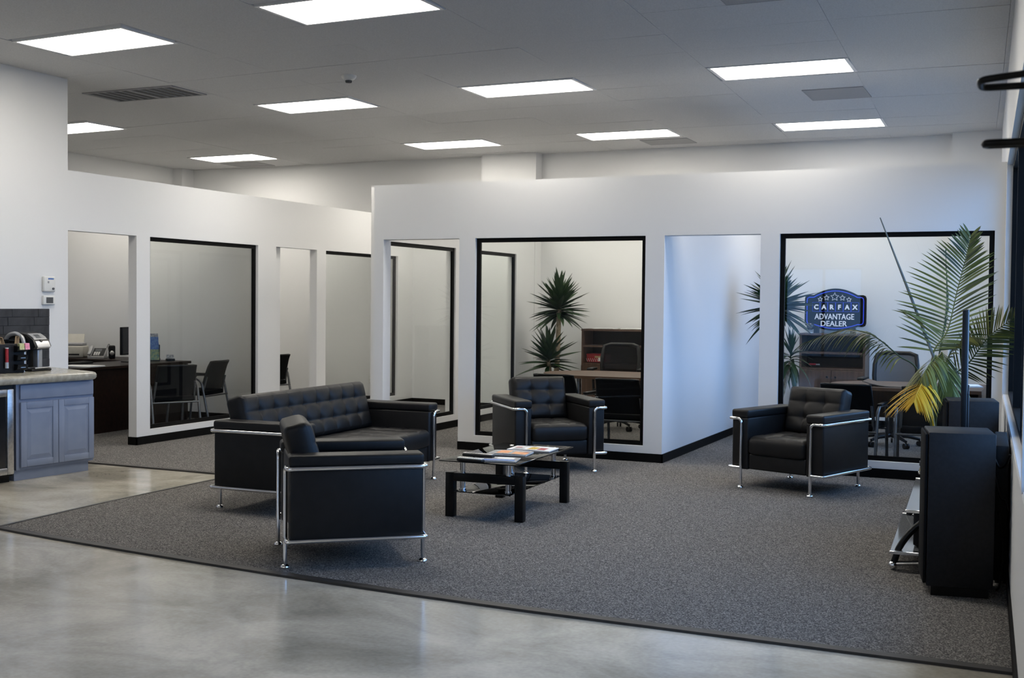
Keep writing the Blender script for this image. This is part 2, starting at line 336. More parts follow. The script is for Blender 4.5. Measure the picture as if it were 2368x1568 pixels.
# baseboards
def base_x(name, segs):      # runs along X facing -Y : (x0,x1,y)
    mb = MB()
    for x0, x1, y in segs: mb.box(x0, x1, y-.012, y, 0, .092)
    struct(mb.build(name, M['black_trim']), 'black rubber baseboard')
def base_y(name, segs):      # runs along Y facing +X
    mb = MB()
    for y0, y1, x in segs: mb.box(x, x+.012, y0, y1, 0, .092)
    struct(mb.build(name, M['black_trim']), 'black rubber baseboard')
base_y('baseboard_left', [(9.304, 11.70, XA), (12.567, YK, XA)])
base_x('baseboard_left_jamb', [(XA-WA, XA+.012, 9.316), (XA-WA, XA+.012, 12.567-.0)])
base_x('baseboard_front', [(XE-.004, -6.298, YB), (-5.411, -3.244, YB), (-2.353, -.28, YB)])
base_y('baseboard_right_divider', [(YB-.012, YK, -3.256)])
base_y('baseboard_side', [(YB+WT, 14.85, XE)])
base_x('baseboard_back', [(-12.4, -7.23, YK), (-6.28, -3.4, YK), (-3.24, -1.05, YK), (-7.226, -6.40, 14.85)])
base_x('baseboard_office', [(XL, XA-WA, 11.80)])
mb = MB(); mb.box(-7, 15, -.012, 0, 0, .092); o = mb.build('baseboard_right', M['black_trim']); o.location = (.149, 0, 0); o.rotation_euler = (0,0,pi/2+RW_ANG); o.data.transform(Matrix.Scale(-1, 4, (0,1,0))); o.data.flip_normals(); struct(o)

# interior windows: frame + pane
WN = [0]
def window(u0, u1, z0, z1, x, y, rz, depth=.05, rec=.035, fw_=.042, mull=(), gl=None):
    """local: u along x, wall face at y=0, thickness +y"""
    WN[0] += 1
    mb = MB()
    mb.box(u0, u0+fw_, rec, rec+depth-.02, z0, z1); mb.box(u1-fw_, u1, rec, rec+depth-.02, z0, z1)
    mb.box(u0+fw_, u1-fw_, rec, rec+depth-.02, z0, z0+fw_); mb.box(u0+fw_, u1-fw_, rec, rec+depth-.02, z1-fw_, z1)
    for q in mull: mb.box(q-.03, q+.03, rec, rec+depth-.02, z0+fw_, z1-fw_)
    o = mb.build('window_%d' % WN[0], M['black_frame']); struct(o, 'black framed fixed glass'); o.location = (x, y, 0); o.rotation_euler = (0,0,rz)
    cuts = [u0+fw_]+[q for m in mull for q in (m-.03, m+.03)]+[u1-fw_]
    ym = rec+depth*.4
    for a, b in zip(cuts[::2], cuts[1::2]):
        MB().add([(a,ym,z0+fw_),(b,ym,z0+fw_),(b,ym,z1-fw_),(a,ym,z1-fw_)], [(0,1,2,3)]).build('pane', gl or M['glass'], o)
    return o
for h in A_WINS: window(h[0], h[1], h[2], h[3], XA, 0, pi/2)
for h in B_WINS: window(h[0], h[1], h[2], h[3], 0, YB, 0)
for h in E_WINS: window(h[0], h[1], h[2], h[3], XE, 0, pi/2, rec=.02)
for h in FW: window(h[0], h[1], h[2], h[3], 0, -7.2, 0, mull=((h[0]+h[1])/2,))
def rwindow(h, mull):
    o = window(h[0], h[1], h[2], h[3], .149, 0, pi/2+RW_ANG, depth=.11, rec=.045, mull=mull)
    for q in [o]+list(o.children): q.data.transform(Matrix.Scale(-1, 4, (0,1,0))); q.data.flip_normals()
rwindow(RW_H[0], ()); rwindow(RW_H[1], (7.0, 8.8)); rwindow(RW_H[2], (12.7,))
# sill cap along the window wall
mb = MB(); mb.box(3.5, 10.5, .005, .05, .775, .79); o = mb.build('trim_4', M['white_trim']); o.location = (.149,0,0); o.rotation_euler = (0,0,pi/2+RW_ANG); o.data.transform(Matrix.Scale(-1, 4, (0,1,0))); o.data.flip_normals(); struct(o, 'white window sill cap')
# daylight portals
def portal(name, c, rot, sx, sy):
    l = bpy.data.lights.new(name, 'AREA'); l.shape = 'RECTANGLE'; l.size = sx; l.size_y = sy; l.cycles.is_portal = True
    o = bpy.data.objects.new(name, l); C.objects.link(o); o.location = c; o.rotation_euler = rot
for h in RW_H:
    x, y = rw((h[0]+h[1])/2, .2); portal('daylight_portal', (x, y, (h[2]+h[3])/2), (radians(90), 0, pi/2+RW_ANG), h[1]-h[0], h[3]-h[2])
for h in FW: portal('daylight_portal', ((h[0]+h[1])/2, -7.25, (h[2]+h[3])/2), (radians(90), 0, pi), h[1]-h[0], h[3]-h[2])
struct(MB().box(-40, 40, -45, 40, -.4, -.15).build('ground', M['asphalt']), 'asphalt lot outside')

# ceiling: backing slab, tiles, fixtures
def warp(i, j):
    return (-7.5729+1.26264*i-.00962*j-.00378*i*j-.00349*i*i-.00014*j*j, 6.98545-.1092*i+.65159*j+.00661*i*j+.01075*i*i-.0004*j*j)
ceil = MB().box(-14, 1.2, -7.3, 15.3, H+.03, H+.15).build('ceiling', M['grid']); struct(ceil, 'suspended ceiling')
LI, LJ = .033, .07
LIGHTS = [(0,0),(2,0),(0,5),(2,5),(4,5),(-3,5),(-3,10),(0,10),(2,10),(4,10),(-3,0),(4,0)]
VENTS = {}
slots = {(i,j) for i,j in LIGHTS}
# near, simple part of the ceiling over the showroom behind the frame
def tile_quad(i0, i1, j0, j1, g=.0011, z=H):
    P = [warp(i0,j0), warp(i1,j0), warp(i1,j1), warp(i0,j1)]
    c = (sum(p[0] for p in P)/4, sum(p[1] for p in P)/4)
    Q = [(p[0]+(g if p[0] < c[0] else -g), p[1]+(g if p[1] < c[1] else -g)) for p in P]
    return Q
XCLIP = 1.15
for i in range(-5, 7):
    for j in range(-3, 13):
        if (i,j) in slots: continue
        Q = tile_quad(i-LI, i+1-LI, j-LJ, j+1-LJ)
        if min(q[1] for q in Q) > 15.0 or min(q[0] for q in Q) > .6: continue
        dz = random.uniform(-.0015, .0015); tx = random.uniform(-.001, .001)
        z = [H+dz+tx, H+dz-tx, H+dz+tx, H+dz-tx]
        vs = [(q[0],q[1],zz) for q,zz in zip(Q, z)]+[(q[0],q[1],H+.025) for q in Q]
        MB().add(vs, [(3,2,1,0),(4,5,6,7),(0,1,5,4),(1,2,6,5),(2,3,7,6),(3,0,4,7)]).build('ceiling_tile', M['ceil'], ceil)
mb = MB()
for i in range(-6, 7):
    for j in range(-23, -3):
        Q = tile_quad(i-LI, i+1-LI, 0, 1)
        y0 = 5.0+(j+3)*.65-.65
        if min(q[0] for q in Q) > .6: continue
        mb.box(min(q[0] for q in Q)+.004, max(q[0] for q in Q)-.004, y0+.004, y0+.646, H, H+.02)
mb.build('ceiling_tile_field', M['ceil'], ceil, kind='stuff')

def troffer(i=None, j=None, label='', xy=None):
    if xy is None:
        x0, y0 = warp(i, j); ax = math.atan2(warp(i+1,j)[1]-y0, warp(i+1,j)[0]-x0)
    else: (x0, y0), ax = xy, 0
    L, W = 1.134, .567
    t = thing('ceiling_light', label, 'light', (x0+L/2, y0+W/2, H), ax*.6, 'recessed fluorescent troffers')
    f = MB(); a, b = L/2, W/2
    for q in ((-a-.03,a+.03,-b-.025,-b),(-a-.03,a+.03,b,b+.025),(-a-.03,-a,-b,b),(a,a+.03,-b,b)):
        f.box(q[0],q[1],q[2],q[3], -.006, .028)
    f.build('frame', M['white_trim'], t)
    d = MB(); d.box(-a, a, -b, b, -.001, .010); d.build('diffuser', M['tube_glow'], t)
    return t
TL = {(0,0):'lit ceiling panel above the white wall at upper left', (2,0):'lit ceiling panel cut by the top edge of the photo',
 (0,5):'lit ceiling panel beyond the small smoke detector', (2,5):'lit ceiling panel over the coffee table, middle of its row of three',
 (4,5):'lit ceiling panel just before the grey square vent at right', (-3,5):'lit ceiling panel half hidden by the tall white wall',
 (-3,10):'small far lit ceiling panel above the far left corner column', (0,10):'far lit ceiling panel just left of the square column',
 (2,10):'far lit ceiling panel just right of the square column', (4,10):'far lit ceiling panel closest to the window wall',
 (-3,0):'lit ceiling panel behind the counter wall', (4,0):'lit ceiling panel above the window side of the carpet'}
for i, j in LIGHTS:
    if (i, j) == (-3, 0): continue
    if (i, j) == (4, 0): troffer(xy=(-2.45, 6.55), label=TL[(i,j)]); continue
    troffer(i, j, TL[(i,j)])
for x, q in ((-7.6, 'on the counter side'), (-5.05, 'in the middle'), (-2.5, 'on the window side')):
    troffer(xy=(x, -3.2), label='lit ceiling panel over the bare concrete showroom floor, '+q)

# vents and detector
def vent_panel(name, x0, x1, y0, y1, label, rows=9):
    t = thing(name, label, 'vent', ((x0+x1)/2, (y0+y1)/2, H)); a = (x1-x0)/2; b = (y1-y0)/2
    f = MB()
    f.box(-a,a,-b,-b+.012,-.007,.002); f.box(-a,a,b-.012,b,-.007,.002); f.box(-a,-a+.012,-b+.012,b-.012,-.007,.002); f.box(a-.012,a,-b+.012,b-.012,-.007,.002)
    f.build('frame', M['vent'], t); MB().box(-a+.012,a-.012,-b+.012,b-.012,-.006,.002).build('perforated_plate', M['vent'], t)
    return t
vent_panel('ceiling_vent', -2.17, -1.60, 11.45, 12.05, 'grey square ceiling vent beside the rightmost lit panels')
vent_panel('ceiling_vent', -2.04, -1.50, 7.42, 8.01, 'grey square ceiling vent cut by the top edge of the photo')
vent_panel('ceiling_vent', -4.70, -4.09, 14.20, 14.68, 'faint square ceiling vent near the back wall, right of the column')
vent_panel('ceiling_vent', -11.42, -10.78, 14.42, 14.92, 'faint square ceiling vent under the far left lit panel')
t = thing('return_grille', 'double slotted return air grille in the ceiling near the tall white wall', 'vent', (-8.28, 9.26, H))
f = MB(); f.box(-.57,.57,-.26,-.235,-.012,.002); f.box(-.57,.57,.235,.26,-.012,.002)
for x in (-.57,-.02,.53): f.box(x, x+.04, -.235, .235, -.012, .002)
f.build('frame', M['vent'], t)
MB().box(-.55,.55,-.24,.24,-.005,.001).build('duct_shade_plate', M['vent_dark'], t)  # solid dark plate, its colour stands in for shade inside the duct
for s in (-.53, .02):
    for q in range(1, 5): MB().box(s+q*.102-.005, s+q*.102+.005, -.235, .235, -.011, -.005).build('slat', M['vent'], t)
t = thing('smoke_detector', 'white round smoke detector on the ceiling tiles', 'detector', (-5.85, 9.22, H-.035))
MB().lathe([(.03,-.012),(.055,0),(.07,.02),(.072,.036)], 20).build('housing', M['white_plastic'], t, 35)
MB().lathe([(.028,-.03),(.032,-.012)], 14).build('sensor', M['vent_dark'], t, 35)
#@@OBJECTS
# ------------------------------------------------------------------ lounge seating
def tuft_surface(w, h, t, nx, ny, R=.04, seam=.0045, node=.019, puff=.003):
    """front surface z=depth over (x in -w/2..w/2, y in 0..h); closed slab with back at z=0"""
    loc = [0, .05, .13, .26, .5, .74, .87, .95]
    us = [(c+q)/nx*w for c in range(nx) for q in loc]+[w]; vs_ = [(c+q)/ny*h for c in range(ny) for q in loc]+[h]
    eu = sorted({0, .006, .016, .03, *us, w-.03, w-.016, w-.006, w}); ev = sorted({0, .006, .016, .03, *vs_, h-.03, h-.016, h-.006, h})
    def rnd(e): 
        q = min(e/R, 1); return math.sqrt(max(0, 1-(1-q)**2))
    Rc = .04
    def rc(u, v):
        cu = u if u < w/2 else w-u; cv = v if v < h/2 else h-v
        if cu < Rc and cv < Rc:
            a, b = Rc-cu, Rc-cv; l = hypot(a, b)
            if l > Rc: a *= Rc/l; b *= Rc/l; cu, cv = Rc-a, Rc-b
        return (cu if u < w/2 else w-cu), (cv if v < h/2 else h-cv)
    def dep(u, v):
        fx = rnd(min(u, w-u)); fz = rnd(min(v, h-v)); d = t*(.55+.45*fx*fz)
        du = min([abs(u-k*w/nx) for k in range(1, nx)] or [9]); dv = min([abs(v-k*h/ny) for k in range(1, ny)] or [9])
        inn = (fx*fz)**2.5
        d -= seam*inn*(math.exp(-(du/.010)**2)+math.exp(-(dv/.010)**2)*.8)
        d -= node*inn*math.exp(-(du*du+dv*dv)/.032**2)
        d += puff*inn*abs(sin(pi*u*nx/w))*abs(sin(pi*v*ny/h))
        return d
    n, m = len(eu), len(ev)
    V = [(rc(u, v)[0]-w/2, rc(u, v)[1], dep(u, v)) for v in ev for u in eu]; F = [(j*n+i, j*n+i+1, (j+1)*n+i+1, (j+1)*n+i) for j in range(m-1) for i in range(n-1)]
    per = [i for i in range(n)]+[j*n+n-1 for j in range(1, m)]+[(m-1)*n+i for i in range(n-2, -1, -1)]+[j*n for j in range(m-2, 0, -1)]
    L = len(per); prev = per
    for ins, z in ((.0, .0), (.010, -.016), (.028, -.026), (.06, -.030)):
        b0 = len(V)
        V += [(math.copysign(max(0, abs(V[p][0])-ins), V[p][0]), h/2+math.copysign(max(0, abs(V[p][1]-h/2)-ins), V[p][1]-h/2), z+.0) for p in per]
        cur = list(range(b0, b0+L)); F += [(prev[(k+1)%L], prev[k], cur[k], cur[(k+1)%L]) for k in range(L)]; prev = cur
    F.append(tuple(prev[::-1]))
    return V, F
def seat_unit(name, label, cat, iw, nx, loc, rz, group=None):
    t = thing(name, label, cat, loc, rz, group)
    lw = iw+.0525; ow = iw+.168
    for s in (-1, 1):
        a = MB().rbox(min(s*iw, s*(iw+.152)), max(s*iw, s*(iw+.152)), -.372, .372, .150, .575, .014)
        ao = a.build('arm', M['leather'], t, 50)
        p = MB().rbox(min(s*(iw-.004), s*(iw+.157)), max(s*(iw-.004), s*(iw+.157)), -.380, .380, .572, .640, .019, 4); p.build('arm_pad', M['leather'], ao, 60)
        f = MB()
        f.tube(arc_path([(s*lw,-.392,.012),(s*lw,-.392,.568),(s*ow,-.392,.568),(s*ow,.392,.568),(s*lw,.392,.568),(s*lw,.392,.012)], .038, 6), .0125, 12)
        f.tube(arc_path([(s*lw,-.392,.165),(s*ow,-.392,.165),(s*ow,.392,.165),(s*lw,.392,.165)], .022, 5), .0125, 12)
        fo = f.build('chrome_frame', M['chrome'], t, 60)
        for yy in (-.392, .392): MB().lathe([(.014,.020),(.024,.012),(.026,.004),(.022,0)][::-1], 16, (s*lw,yy,.0)).build('foot', M['chrome'], fo, 50)
    MB().rbox(-iw+.002, iw-.002, -.365, .34, .155, .285, .015).build('seat_base', M['leather'], t, 50)
    MB().rbox(-iw+.002, iw-.002, .262, .366, .20, .612, .025).build('back_panel', M['leather'], t, 50)
    m = MB(); V, F = tuft_surface(2*iw-.008, .575, .130, nx, 3, R=.05)
    m.T = Matrix.Translation((0, -.392, .300)); m.add(V, F); m.build('seat_cushion', M['leather'], t, 55)
    m = MB(); V, F = tuft_surface(2*iw-.006, .405, .135, nx, 3, R=.05)
    # stand the slab up: local y -> up (tilted), local z -> forward (-y)
    T = Matrix.Translation((0, .272, .395)) @ Matrix.Rotation(radians(-15), 4, 'X') @ Matrix(((1,0,0,0),(0,0,-1,0),(0,1,0,0),(0,0,0,1)))
    m.T = T; m.add(V, F); m.build('back_cushion', M['leather'], t, 55)
    return t
near = seat_unit('armchair', 'black leather chrome framed armchair showing its blank side panel, next to the carpet edge', 'armchair', .265, 3, (-3.748, 5.932, .010), radians(129.0), 'tufted black leather armchairs')
dup(near, (-4.120, 9.875, .010), radians(41), 'black leather chrome framed armchair behind the glass coffee table', 'tufted black leather armchairs')
dup(near, (-1.812, 9.767, .010), radians(-19.5), 'black leather chrome framed armchair beside the wall by the tall palm', 'tufted black leather armchairs')
seat_unit('sofa', 'long black leather sofa with button tufted back and chrome tube frame', 'sofa', .8925, 9, (-5.034, 7.77, .010), radians(92.0))

# ------------------------------------------------------------------ coffee table and what lies on it
ct = thing('coffee_table', 'low black coffee table with smoked glass top and chrome posts', 'table', (-3.508, 7.72, .010), radians(1.5))
for yy in (-.435, .435):
    for s in (-1, 1): MB().rbox(s*.262-.031, s*.262+.031, yy-.03, yy+.03, 0, .312, .004, 2).build('leg', M['black_lacquer'], ct, 40)
    MB().rbox(-.231, .231, yy-.03, yy+.03, .252, .310, .004, 2).build('cross_beam', M['black_lacquer'], ct, 40)
    for s in (-1, 1):
        p = MB().cyl((s*.172,yy,.170), (s*.172,yy,.401), .019, n=18).build('post', M['chrome'], ct, 40)
        MB().lathe([(.024,0),(.024,.012)], 18, (s*.172,yy,.19)).build('collar', M['chrome'], p, 40)
        MB().lathe([(.017,0),(.015,.0012)], 18, (s*.172,yy,.4100)).build('cap', M['chrome'], p, 40)
MB().rbox(-.29, .29, -.575, .545, .401, .4105, .003, 2).build('glass_top', M['dark_glass'], ct, 30)
MB().rbox(-.21, .21, -.50, .50, .182, .190, .003, 2).build('glass_shelf', M['dark_glass'], ct, 30)
TT = .4222
def magazine(label, x, y, rz, L, W, th, cover, blocks, z=TT, spread=False):
    t = thing('magazine', label, 'magazine', (x, y, z), rz, 'magazines on the coffee table')
    MB().rbox(-L/2, L/2, -W/2, W/2, 0, th-.0006, .002, 1).build('pages', M['paper_edge'], t)
    m = MB()
    # slightly bowed cover
    n = 6; V = []; F = []
    for i in range(n+1):
        u = -L/2+L*i/n
        for zz in (th-.0005, th+.0012): V += [(u, -W/2, zz+.003*sin(pi*i/n)), (u, W/2, zz+.003*sin(pi*i/n))]
    for i in range(n):
        a = i*4; b = a+4; F += [(a+2,b+2,b+3,a+3), (a+1,b+1,b,a), (a,b,b+2,a+2), (a+3,b+3,b+1,a+1)]
    F += [(0,2,3,1), (n*4+1,n*4+3,n*4+2,n*4)]
    m.add(V, F); c = m.build('cover', M[cover], t)
    for (x0,x1,y0,y1,mm) in blocks:
        q = MB(); k = 4; V = []; F = []
        for i in range(k+1):
            u = x0+(x1-x0)*i/k; zz = th+.0016+.003*sin(pi*(u+L/2)/L); V += [(u,y0,zz),(u,y1,zz)]
        F = [(2*i,2*i+2,2*i+3,2*i+1) for i in range(k)]; q.add(V, F); q.build('printed_picture', M[mm], c)
    return t
magazine('blue grey magazine half under the black remote', -3.400, 7.300, radians(14), .27, .20, .006, 'grey_print', [(-.10,.12,-.09,-.02,'blue_print'), (-.02,.10,.01,.08,'paper')])
magazine('orange and grey car magazine in the middle of the glass table', -3.470, 7.640, radians(8), .29, .215, .010, 'grey_print', [(-.09,-.0,-.06,.08,'orange_print'), (.03,.135,-.085,.03,'orange_print'), (-.13,.13,.085,.10,'paper')])
magazine('white magazine with yellow and red cars on its cover', -3.425, 7.945, radians(4), .33, .225, .008, 'paper', [(-.02,.045,-.085,.05,'yellow_print'), (.055,.115,-.085,.03,'red'), (-.13,-.05,-.09,-.02,'grey_print'), (-.10,.0,.06,.10,'grey_print'), (-.14,-.09,.0,.05,'red')])
def remote(label, x, y, rz, L, W, th, top, z=TT):
    t = thing('remote_control', label, 'remote', (x, y, z), rz, 'remotes on the coffee table')
    MB().rbox(-L/2, L/2, -W/2, W/2, 0, th*.72, .007, 3).build('body', M['black_plastic'], t, 50)
    f = MB().rbox(-L/2+.004, L/2-.004, -W/2+.003, W/2-.003, th*.70, th, .004, 2).build('faceplate', M[top], t, 50)
    b = MB()
    for i in range(9):
        for j in range(3):
            b.box(-L*.38+i*L*.085, -L*.38+i*L*.085+.006, -W*.3+j*W*.24, -W*.3+j*W*.24+.005, th-.0005, th+.0006)
    b.build('buttons', M['black_matte'] if top != 'black_plastic' else M['grey_metal'], f, kind='stuff')
remote('white topped remote control nearest the table end', -3.545, 7.150, radians(-5), .20, .05, .026, 'white_plastic')
remote('black remote control lying partly on the blue grey magazine', -3.575, 7.335, radians(-1), .235, .052, .026, 'steel', TT+.0085)

# ------------------------------------------------------------------ office furniture builders
def guest_chair(label, loc, rz, group, sz=.88):
    t = thing('guest_chair', label, 'chair', loc, rz, group); t.scale = (1, 1, sz)
    for s in (-1, 1):
        f = MB(); x = s*.27
        f.tube(arc_path([(x,-.27,.005),(x,-.215,.60),(x,-.19,.645),(x,.10,.655),(x,.19,.60),(x*1.0,.30,.005)], .05, 5), .015, 8)
        f.build('leg_frame', M['grey_metal'], t, 60)
        MB().rbox(x-.024, x+.024, -.22, .12, .655, .678, .010).build('armrest', M['black_plastic'], t, 50)
    c = MB(); c.tube([(-.27,-.225,.40),(.27,-.225,.40)], .011, 8); c.tube([(-.27,.235,.40),(.27,.235,.40)], .011, 8)
    c.build('cross_bar', M['grey_metal'], t, 50)
    MB().rbox(-.245, .245, -.255, .21, .405, .475, .03, 4).build('seat', M['black_fabric'], t, 50)
    # curved mesh back
    n = 10; m = MB(); rows = [(.48,.215),(.58,.235),(.70,.265),(.80,.295),(.865,.325)]
    V = []; 
    for k in (0, 1):
        for (z, y) in rows:
            hw = .235-.02*((z-.48)/.4); 
            for i in range(n+1):
                q = i/n*2-1; V.append((q*hw, y-.05*q*q+k*.018, z))
    R_ = len(rows); W_ = n+1; o2 = R_*W_; F = []
    for j in range(R_-1):
        for i in range(n):
            a = j*W_+i; F += [(a,a+1,a+W_+1,a+W_), (o2+a,o2+a+W_,o2+a+W_+1,o2+a+1)]
    for i in range(n): F += [(i,o2+i,o2+i+1,i+1), ((R_-1)*W_+i,(R_-1)*W_+i+1,o2+(R_-1)*W_+i+1,o2+(R_-1)*W_+i)]
    for j in range(R_-1): F += [(j*W_,(j+1)*W_,o2+(j+1)*W_,o2+j*W_), (j*W_+n,o2+j*W_+n,o2+(j+1)*W_+n,(j+1)*W_+n)]
    m.add(V, F); bo = m.build('backrest', M['black_fabric'], t, 50)
    e = MB(); pts = []
    for (z, y) in rows: pts.append((-(.235-.02*((z-.48)/.4)), y-.042, z))
    for i in range(1, n): q = i/n*2-1; pts.append((q*.216, .334-.05*q*q, .868))
    for (z, y) in rows[::-1]: pts.append(((.235-.02*((z-.48)/.4)), y-.042, z))
    e.tube(pts, .012, 7); e.build('back_rim', M['black_plastic'], bo, 50)
    u = MB()
    for s in (-1, 1): u.tube([(s*.235,.19,.41),(s*.23,.20,.5),(s*.222,.235,.66)], .012, 7)
    u.build('back_upright', M['grey_metal'], t, 50)
    return t
def task_chair(label, loc, rz, group, meshmat, top=.97):
    t = thing('office_chair', label, 'chair', loc, rz, group)
    for k in range(5):
        a = 2*pi*k/5+.4; m = MB()
        m.tube([(.03*cos(a),.03*sin(a),.115),(.18*cos(a),.18*sin(a),.105),(.30*cos(a),.30*sin(a),.075)], [.028,.022,.015], 8)
        l = m.build('leg', M['black_plastic'], t, 50)
        w_ = MB(); c = Vector((.30*cos(a), .30*sin(a), .030)); d = Vector((-sin(a), cos(a), 0))
        for s in (-1, 1): w_.cyl(c+d*s*.008, c+d*s*.026, .030, n=14)
        w_.cyl(c+Vector((0,0,.02)), c+Vector((0,0,.06)), .008, n=8); w_.build('caster', M['black_plastic'], l, 40)
    MB().cyl((0,0,.10), (0,0,.40), .030, .026, n=14).build('gas_column', M['black_plastic'], t, 40)
    MB().rbox(-.10, .10, -.13, .13, .375, .415, .01).build('tilt_box', M['black_plastic'], t, 40)
    MB().rbox(-.25, .25, -.27, .23, .415, .495, .038, 4).build('seat', M['black_fabric'], t, 50)
    n = 10; rows = [(.54,.235,.19),(.62,.225,.215),(.74,.235,.225),(.86,.26,.225),(top-.02,.29,.205)]
    V = []
    for k in (0, 1):
        for (z, y, hw) in rows:
            for i in range(n+1):
                q = i/n*2-1; V.append((q*hw, y-.055*q*q+k*.012, z))
    R_ = len(rows); W_ = n+1; o2 = R_*W_; F = []
    for j in range(R_-1):
        for i in range(n):
            a = j*W_+i; F += [(a,a+1,a+W_+1,a+W_), (o2+a,o2+a+W_,o2+a+W_+1,o2+a+1)]
    m = MB(); m.add(V, F); bo = m.build('backrest', meshmat, t, 50)
    pts = [(-hw, y-.05, z) for (z,y,hw) in rows]+[(q/5*.17, .302-.055*(q/5*.8)**2, top) for q in range(-4, 5)]+[(hw, y-.05, z) for (z,y,hw) in rows[::-1]]+[(q/5*.17, .24-.055*(q/5*.8)**2, .53) for q in range(4, -5, -1)]
    e = MB(); e.tube(pts, .024, 8, closed=True); e.build('back_rim', M['black_plastic'], bo, 60)
    s_ = MB()
    s_.tube(arc_path([(0,.10,.40),(0,.27,.42),(0,.30,.56)], .06), .022, 8)
    for s in (-1, 1): s_.tube([(0,.30,.56),(s*.09,.285,.60),(s*.19,.235,.68)], .016, 8)
    s_.build('back_support', M['black_plastic'], t, 50)
    for s in (-1, 1):
        m = MB(); m.tube(arc_path([(s*.12,.02,.41),(s*.285,.02,.42),(s*.295,.0,.705)], .05), .016, 8); ap = m.build('arm_post', M['black_plastic'], t, 50)
        MB().rbox(s*.30-.042, s*.30+.042, -.14, .11, .70, .73, .014).build('armrest', M['black_plastic'], ap, 50)
    return t
def bullet_desk(label, x0, x1, y0, y1, panel, group):
    """round left end, straight right end; local origin at centre"""
    cx, cy = (x0+x1)/2, (y0+y1)/2; a = (x1-x0)/2; b = (y1-y0)/2
    t = thing('desk', label, 'desk', (cx, cy, .010), 0, group)
    pts = [(a,-b)]+[(a,b)]+[(-a+b*1.1-b*1.1*sin(pi*k/16), b*cos(pi*k/16)) for k in range(17)]
    MB().prism(pts, .712, .742).build('desktop', M['walnut_top'], t)
    MB().rbox(panel[0]-cx, panel[1]-cx, .22, .25, .40, .70, .010).build('modesty_panel', M['walnut'], t, 40)
    for px_ in (panel[0]-cx-.18,):
        m = MB(); m.cyl((px_,0,.02), (px_,0,.712), .038, n=16); lg = m.build('leg', M['steel'], t, 40)
        MB().lathe([(.20,0),(.20,.012),(.05,.03)], 24, (px_,0,0)).build('foot_plate', M['grey_metal'], lg, 40)
    MB().box(a-.03, a, -b+.04, b-.04, 0, .712).build('end_panel', M['walnut'], t)
    return t
def hutch(label, x0, x1, zsplit, zmid, ztop, yb_, yf, group):
    cx = (x0+x1)/2; hw = (x1-x0)/2; D = yb_-yf
    t = thing('storage_hutch', label, 'cabinet', (cx, yf, .010), 0, group); th = .025; o = .010
    zt, zm, zs = ztop-o, zmid-o, zsplit-o
    for s in (-1, 1): MB().box(min(s*hw, s*(hw-th)), max(s*hw, s*(hw-th)), 0, D, 0, zt).build('side_panel', M['walnut'], t)
    MB().box(-hw-.004, hw+.004, -.004, D, zt, zt+th).build('top_panel', M['walnut'], t)
    MB().box(-hw+th, hw-th, .0, D-.012, zm-.012, zm+.012).build('shelf', M['walnut'], t)
    MB().box(-hw+th, hw-th, -.002, D-.012, zs-.018, zs+.006).build('shelf', M['walnut'], t)
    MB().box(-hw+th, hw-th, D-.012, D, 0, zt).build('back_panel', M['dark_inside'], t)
    for s in (-1, 1):
        d = MB().rbox(min(s*.002, s*(hw-.003)), max(s*.002, s*(hw-.003)), -.020, 0, .07, zs-.022, .003, 1).build('door', M['walnut'], t)
        MB().lathe([(.012,0),(.012,.02)], 12).build('knob', M['black_plastic'], d, 30)
        kn = d.children[0]; kn.location = (s*.05, -.02, zs-.10); kn.rotation_euler = (radians(90), 0, 0)
    MB().box(-hw+th, hw-th, .02, .04, 0, .07).build('plinth', M['black_lacquer'], t)
    return t

# right office behind the middle window
hutch('walnut storage hutch holding a red box, behind the middle glass', -5.625, -4.735, .704, .935, 1.140, 15.03, 14.65, 'walnut hutches')
bullet_desk('walnut round ended desk behind the middle glass', -4.97, -3.45, 11.40, 12.38, (-4.42, -3.46), 'walnut desks')
task_chair('black mesh office chair in front of the hutch with the red box', (-4.62, 13.22, .010), radians(8), 'office chairs', M['black_mesh'], 1.0)
guest_chair('black guest chair peeking out behind the middle armchair', (-4.43, 11.10, .010), radians(176), 'guest chairs', .90)
guest_chair('black guest chair under the walnut desk edge next to the post', (-3.78, 11.10, .010), radians(180), 'guest chairs', .875)
bx = thing('red_box', 'red patterned carton with white label on the hutch shelf', 'box', (-5.44, 14.82, .720))
MB().rbox(-.135, .135, -.10, .10, 0, .105, .004, 1).build('carton', M['red'], bx)
MB().rbox(-.138, .138, -.103, .103, .085, .112, .003, 1).build('lid', M['red'], bx)
MB().box(.03, .095, -.1045, -.1032, .015, .062).build('label_sticker', M['paper'], bx); MB().box(-.02, .07, -.1040, -.1030, .058, .084).build('tan_patch', M['tan'], bx)
for i in range(7): MB().add([(-.125+i*.03,-.1006,.008),(-.120+i*.03,-.1006,.008),(-.140+i*.03,-.1006,.05),(-.145+i*.03,-.1006,.05)], [(0,1,2,3)]).build('white_stripe', M['paper'], bx)
def paper_pile(label, x, y, z, rz, L, W, n, group=None, mm='paper'):
    t = thing('paper_stack', label, 'papers', (x, y, z), rz, group)
    for k in range(n):
        o = MB().box(-L/2, L/2, -W/2, W/2, k*.003, k*.003+.0026).build('sheet', M[mm], t); o.rotation_euler = (0,0,random.uniform(-.12,.12)); o.location = (random.uniform(-.01,.01), random.uniform(-.01,.01), 0)
    return t
paper_pile('white papers lying on top of the hutch with the red box, towards its plant side', -5.36, 14.84, 1.166, .1, .30, .22, 3, 'papers on hutch tops')
paper_pile('pale blue white papers on the hutch with the red box, towards the post', -4.95, 14.84, 1.166, -.05, .30, .22, 4, 'papers on hutch tops')

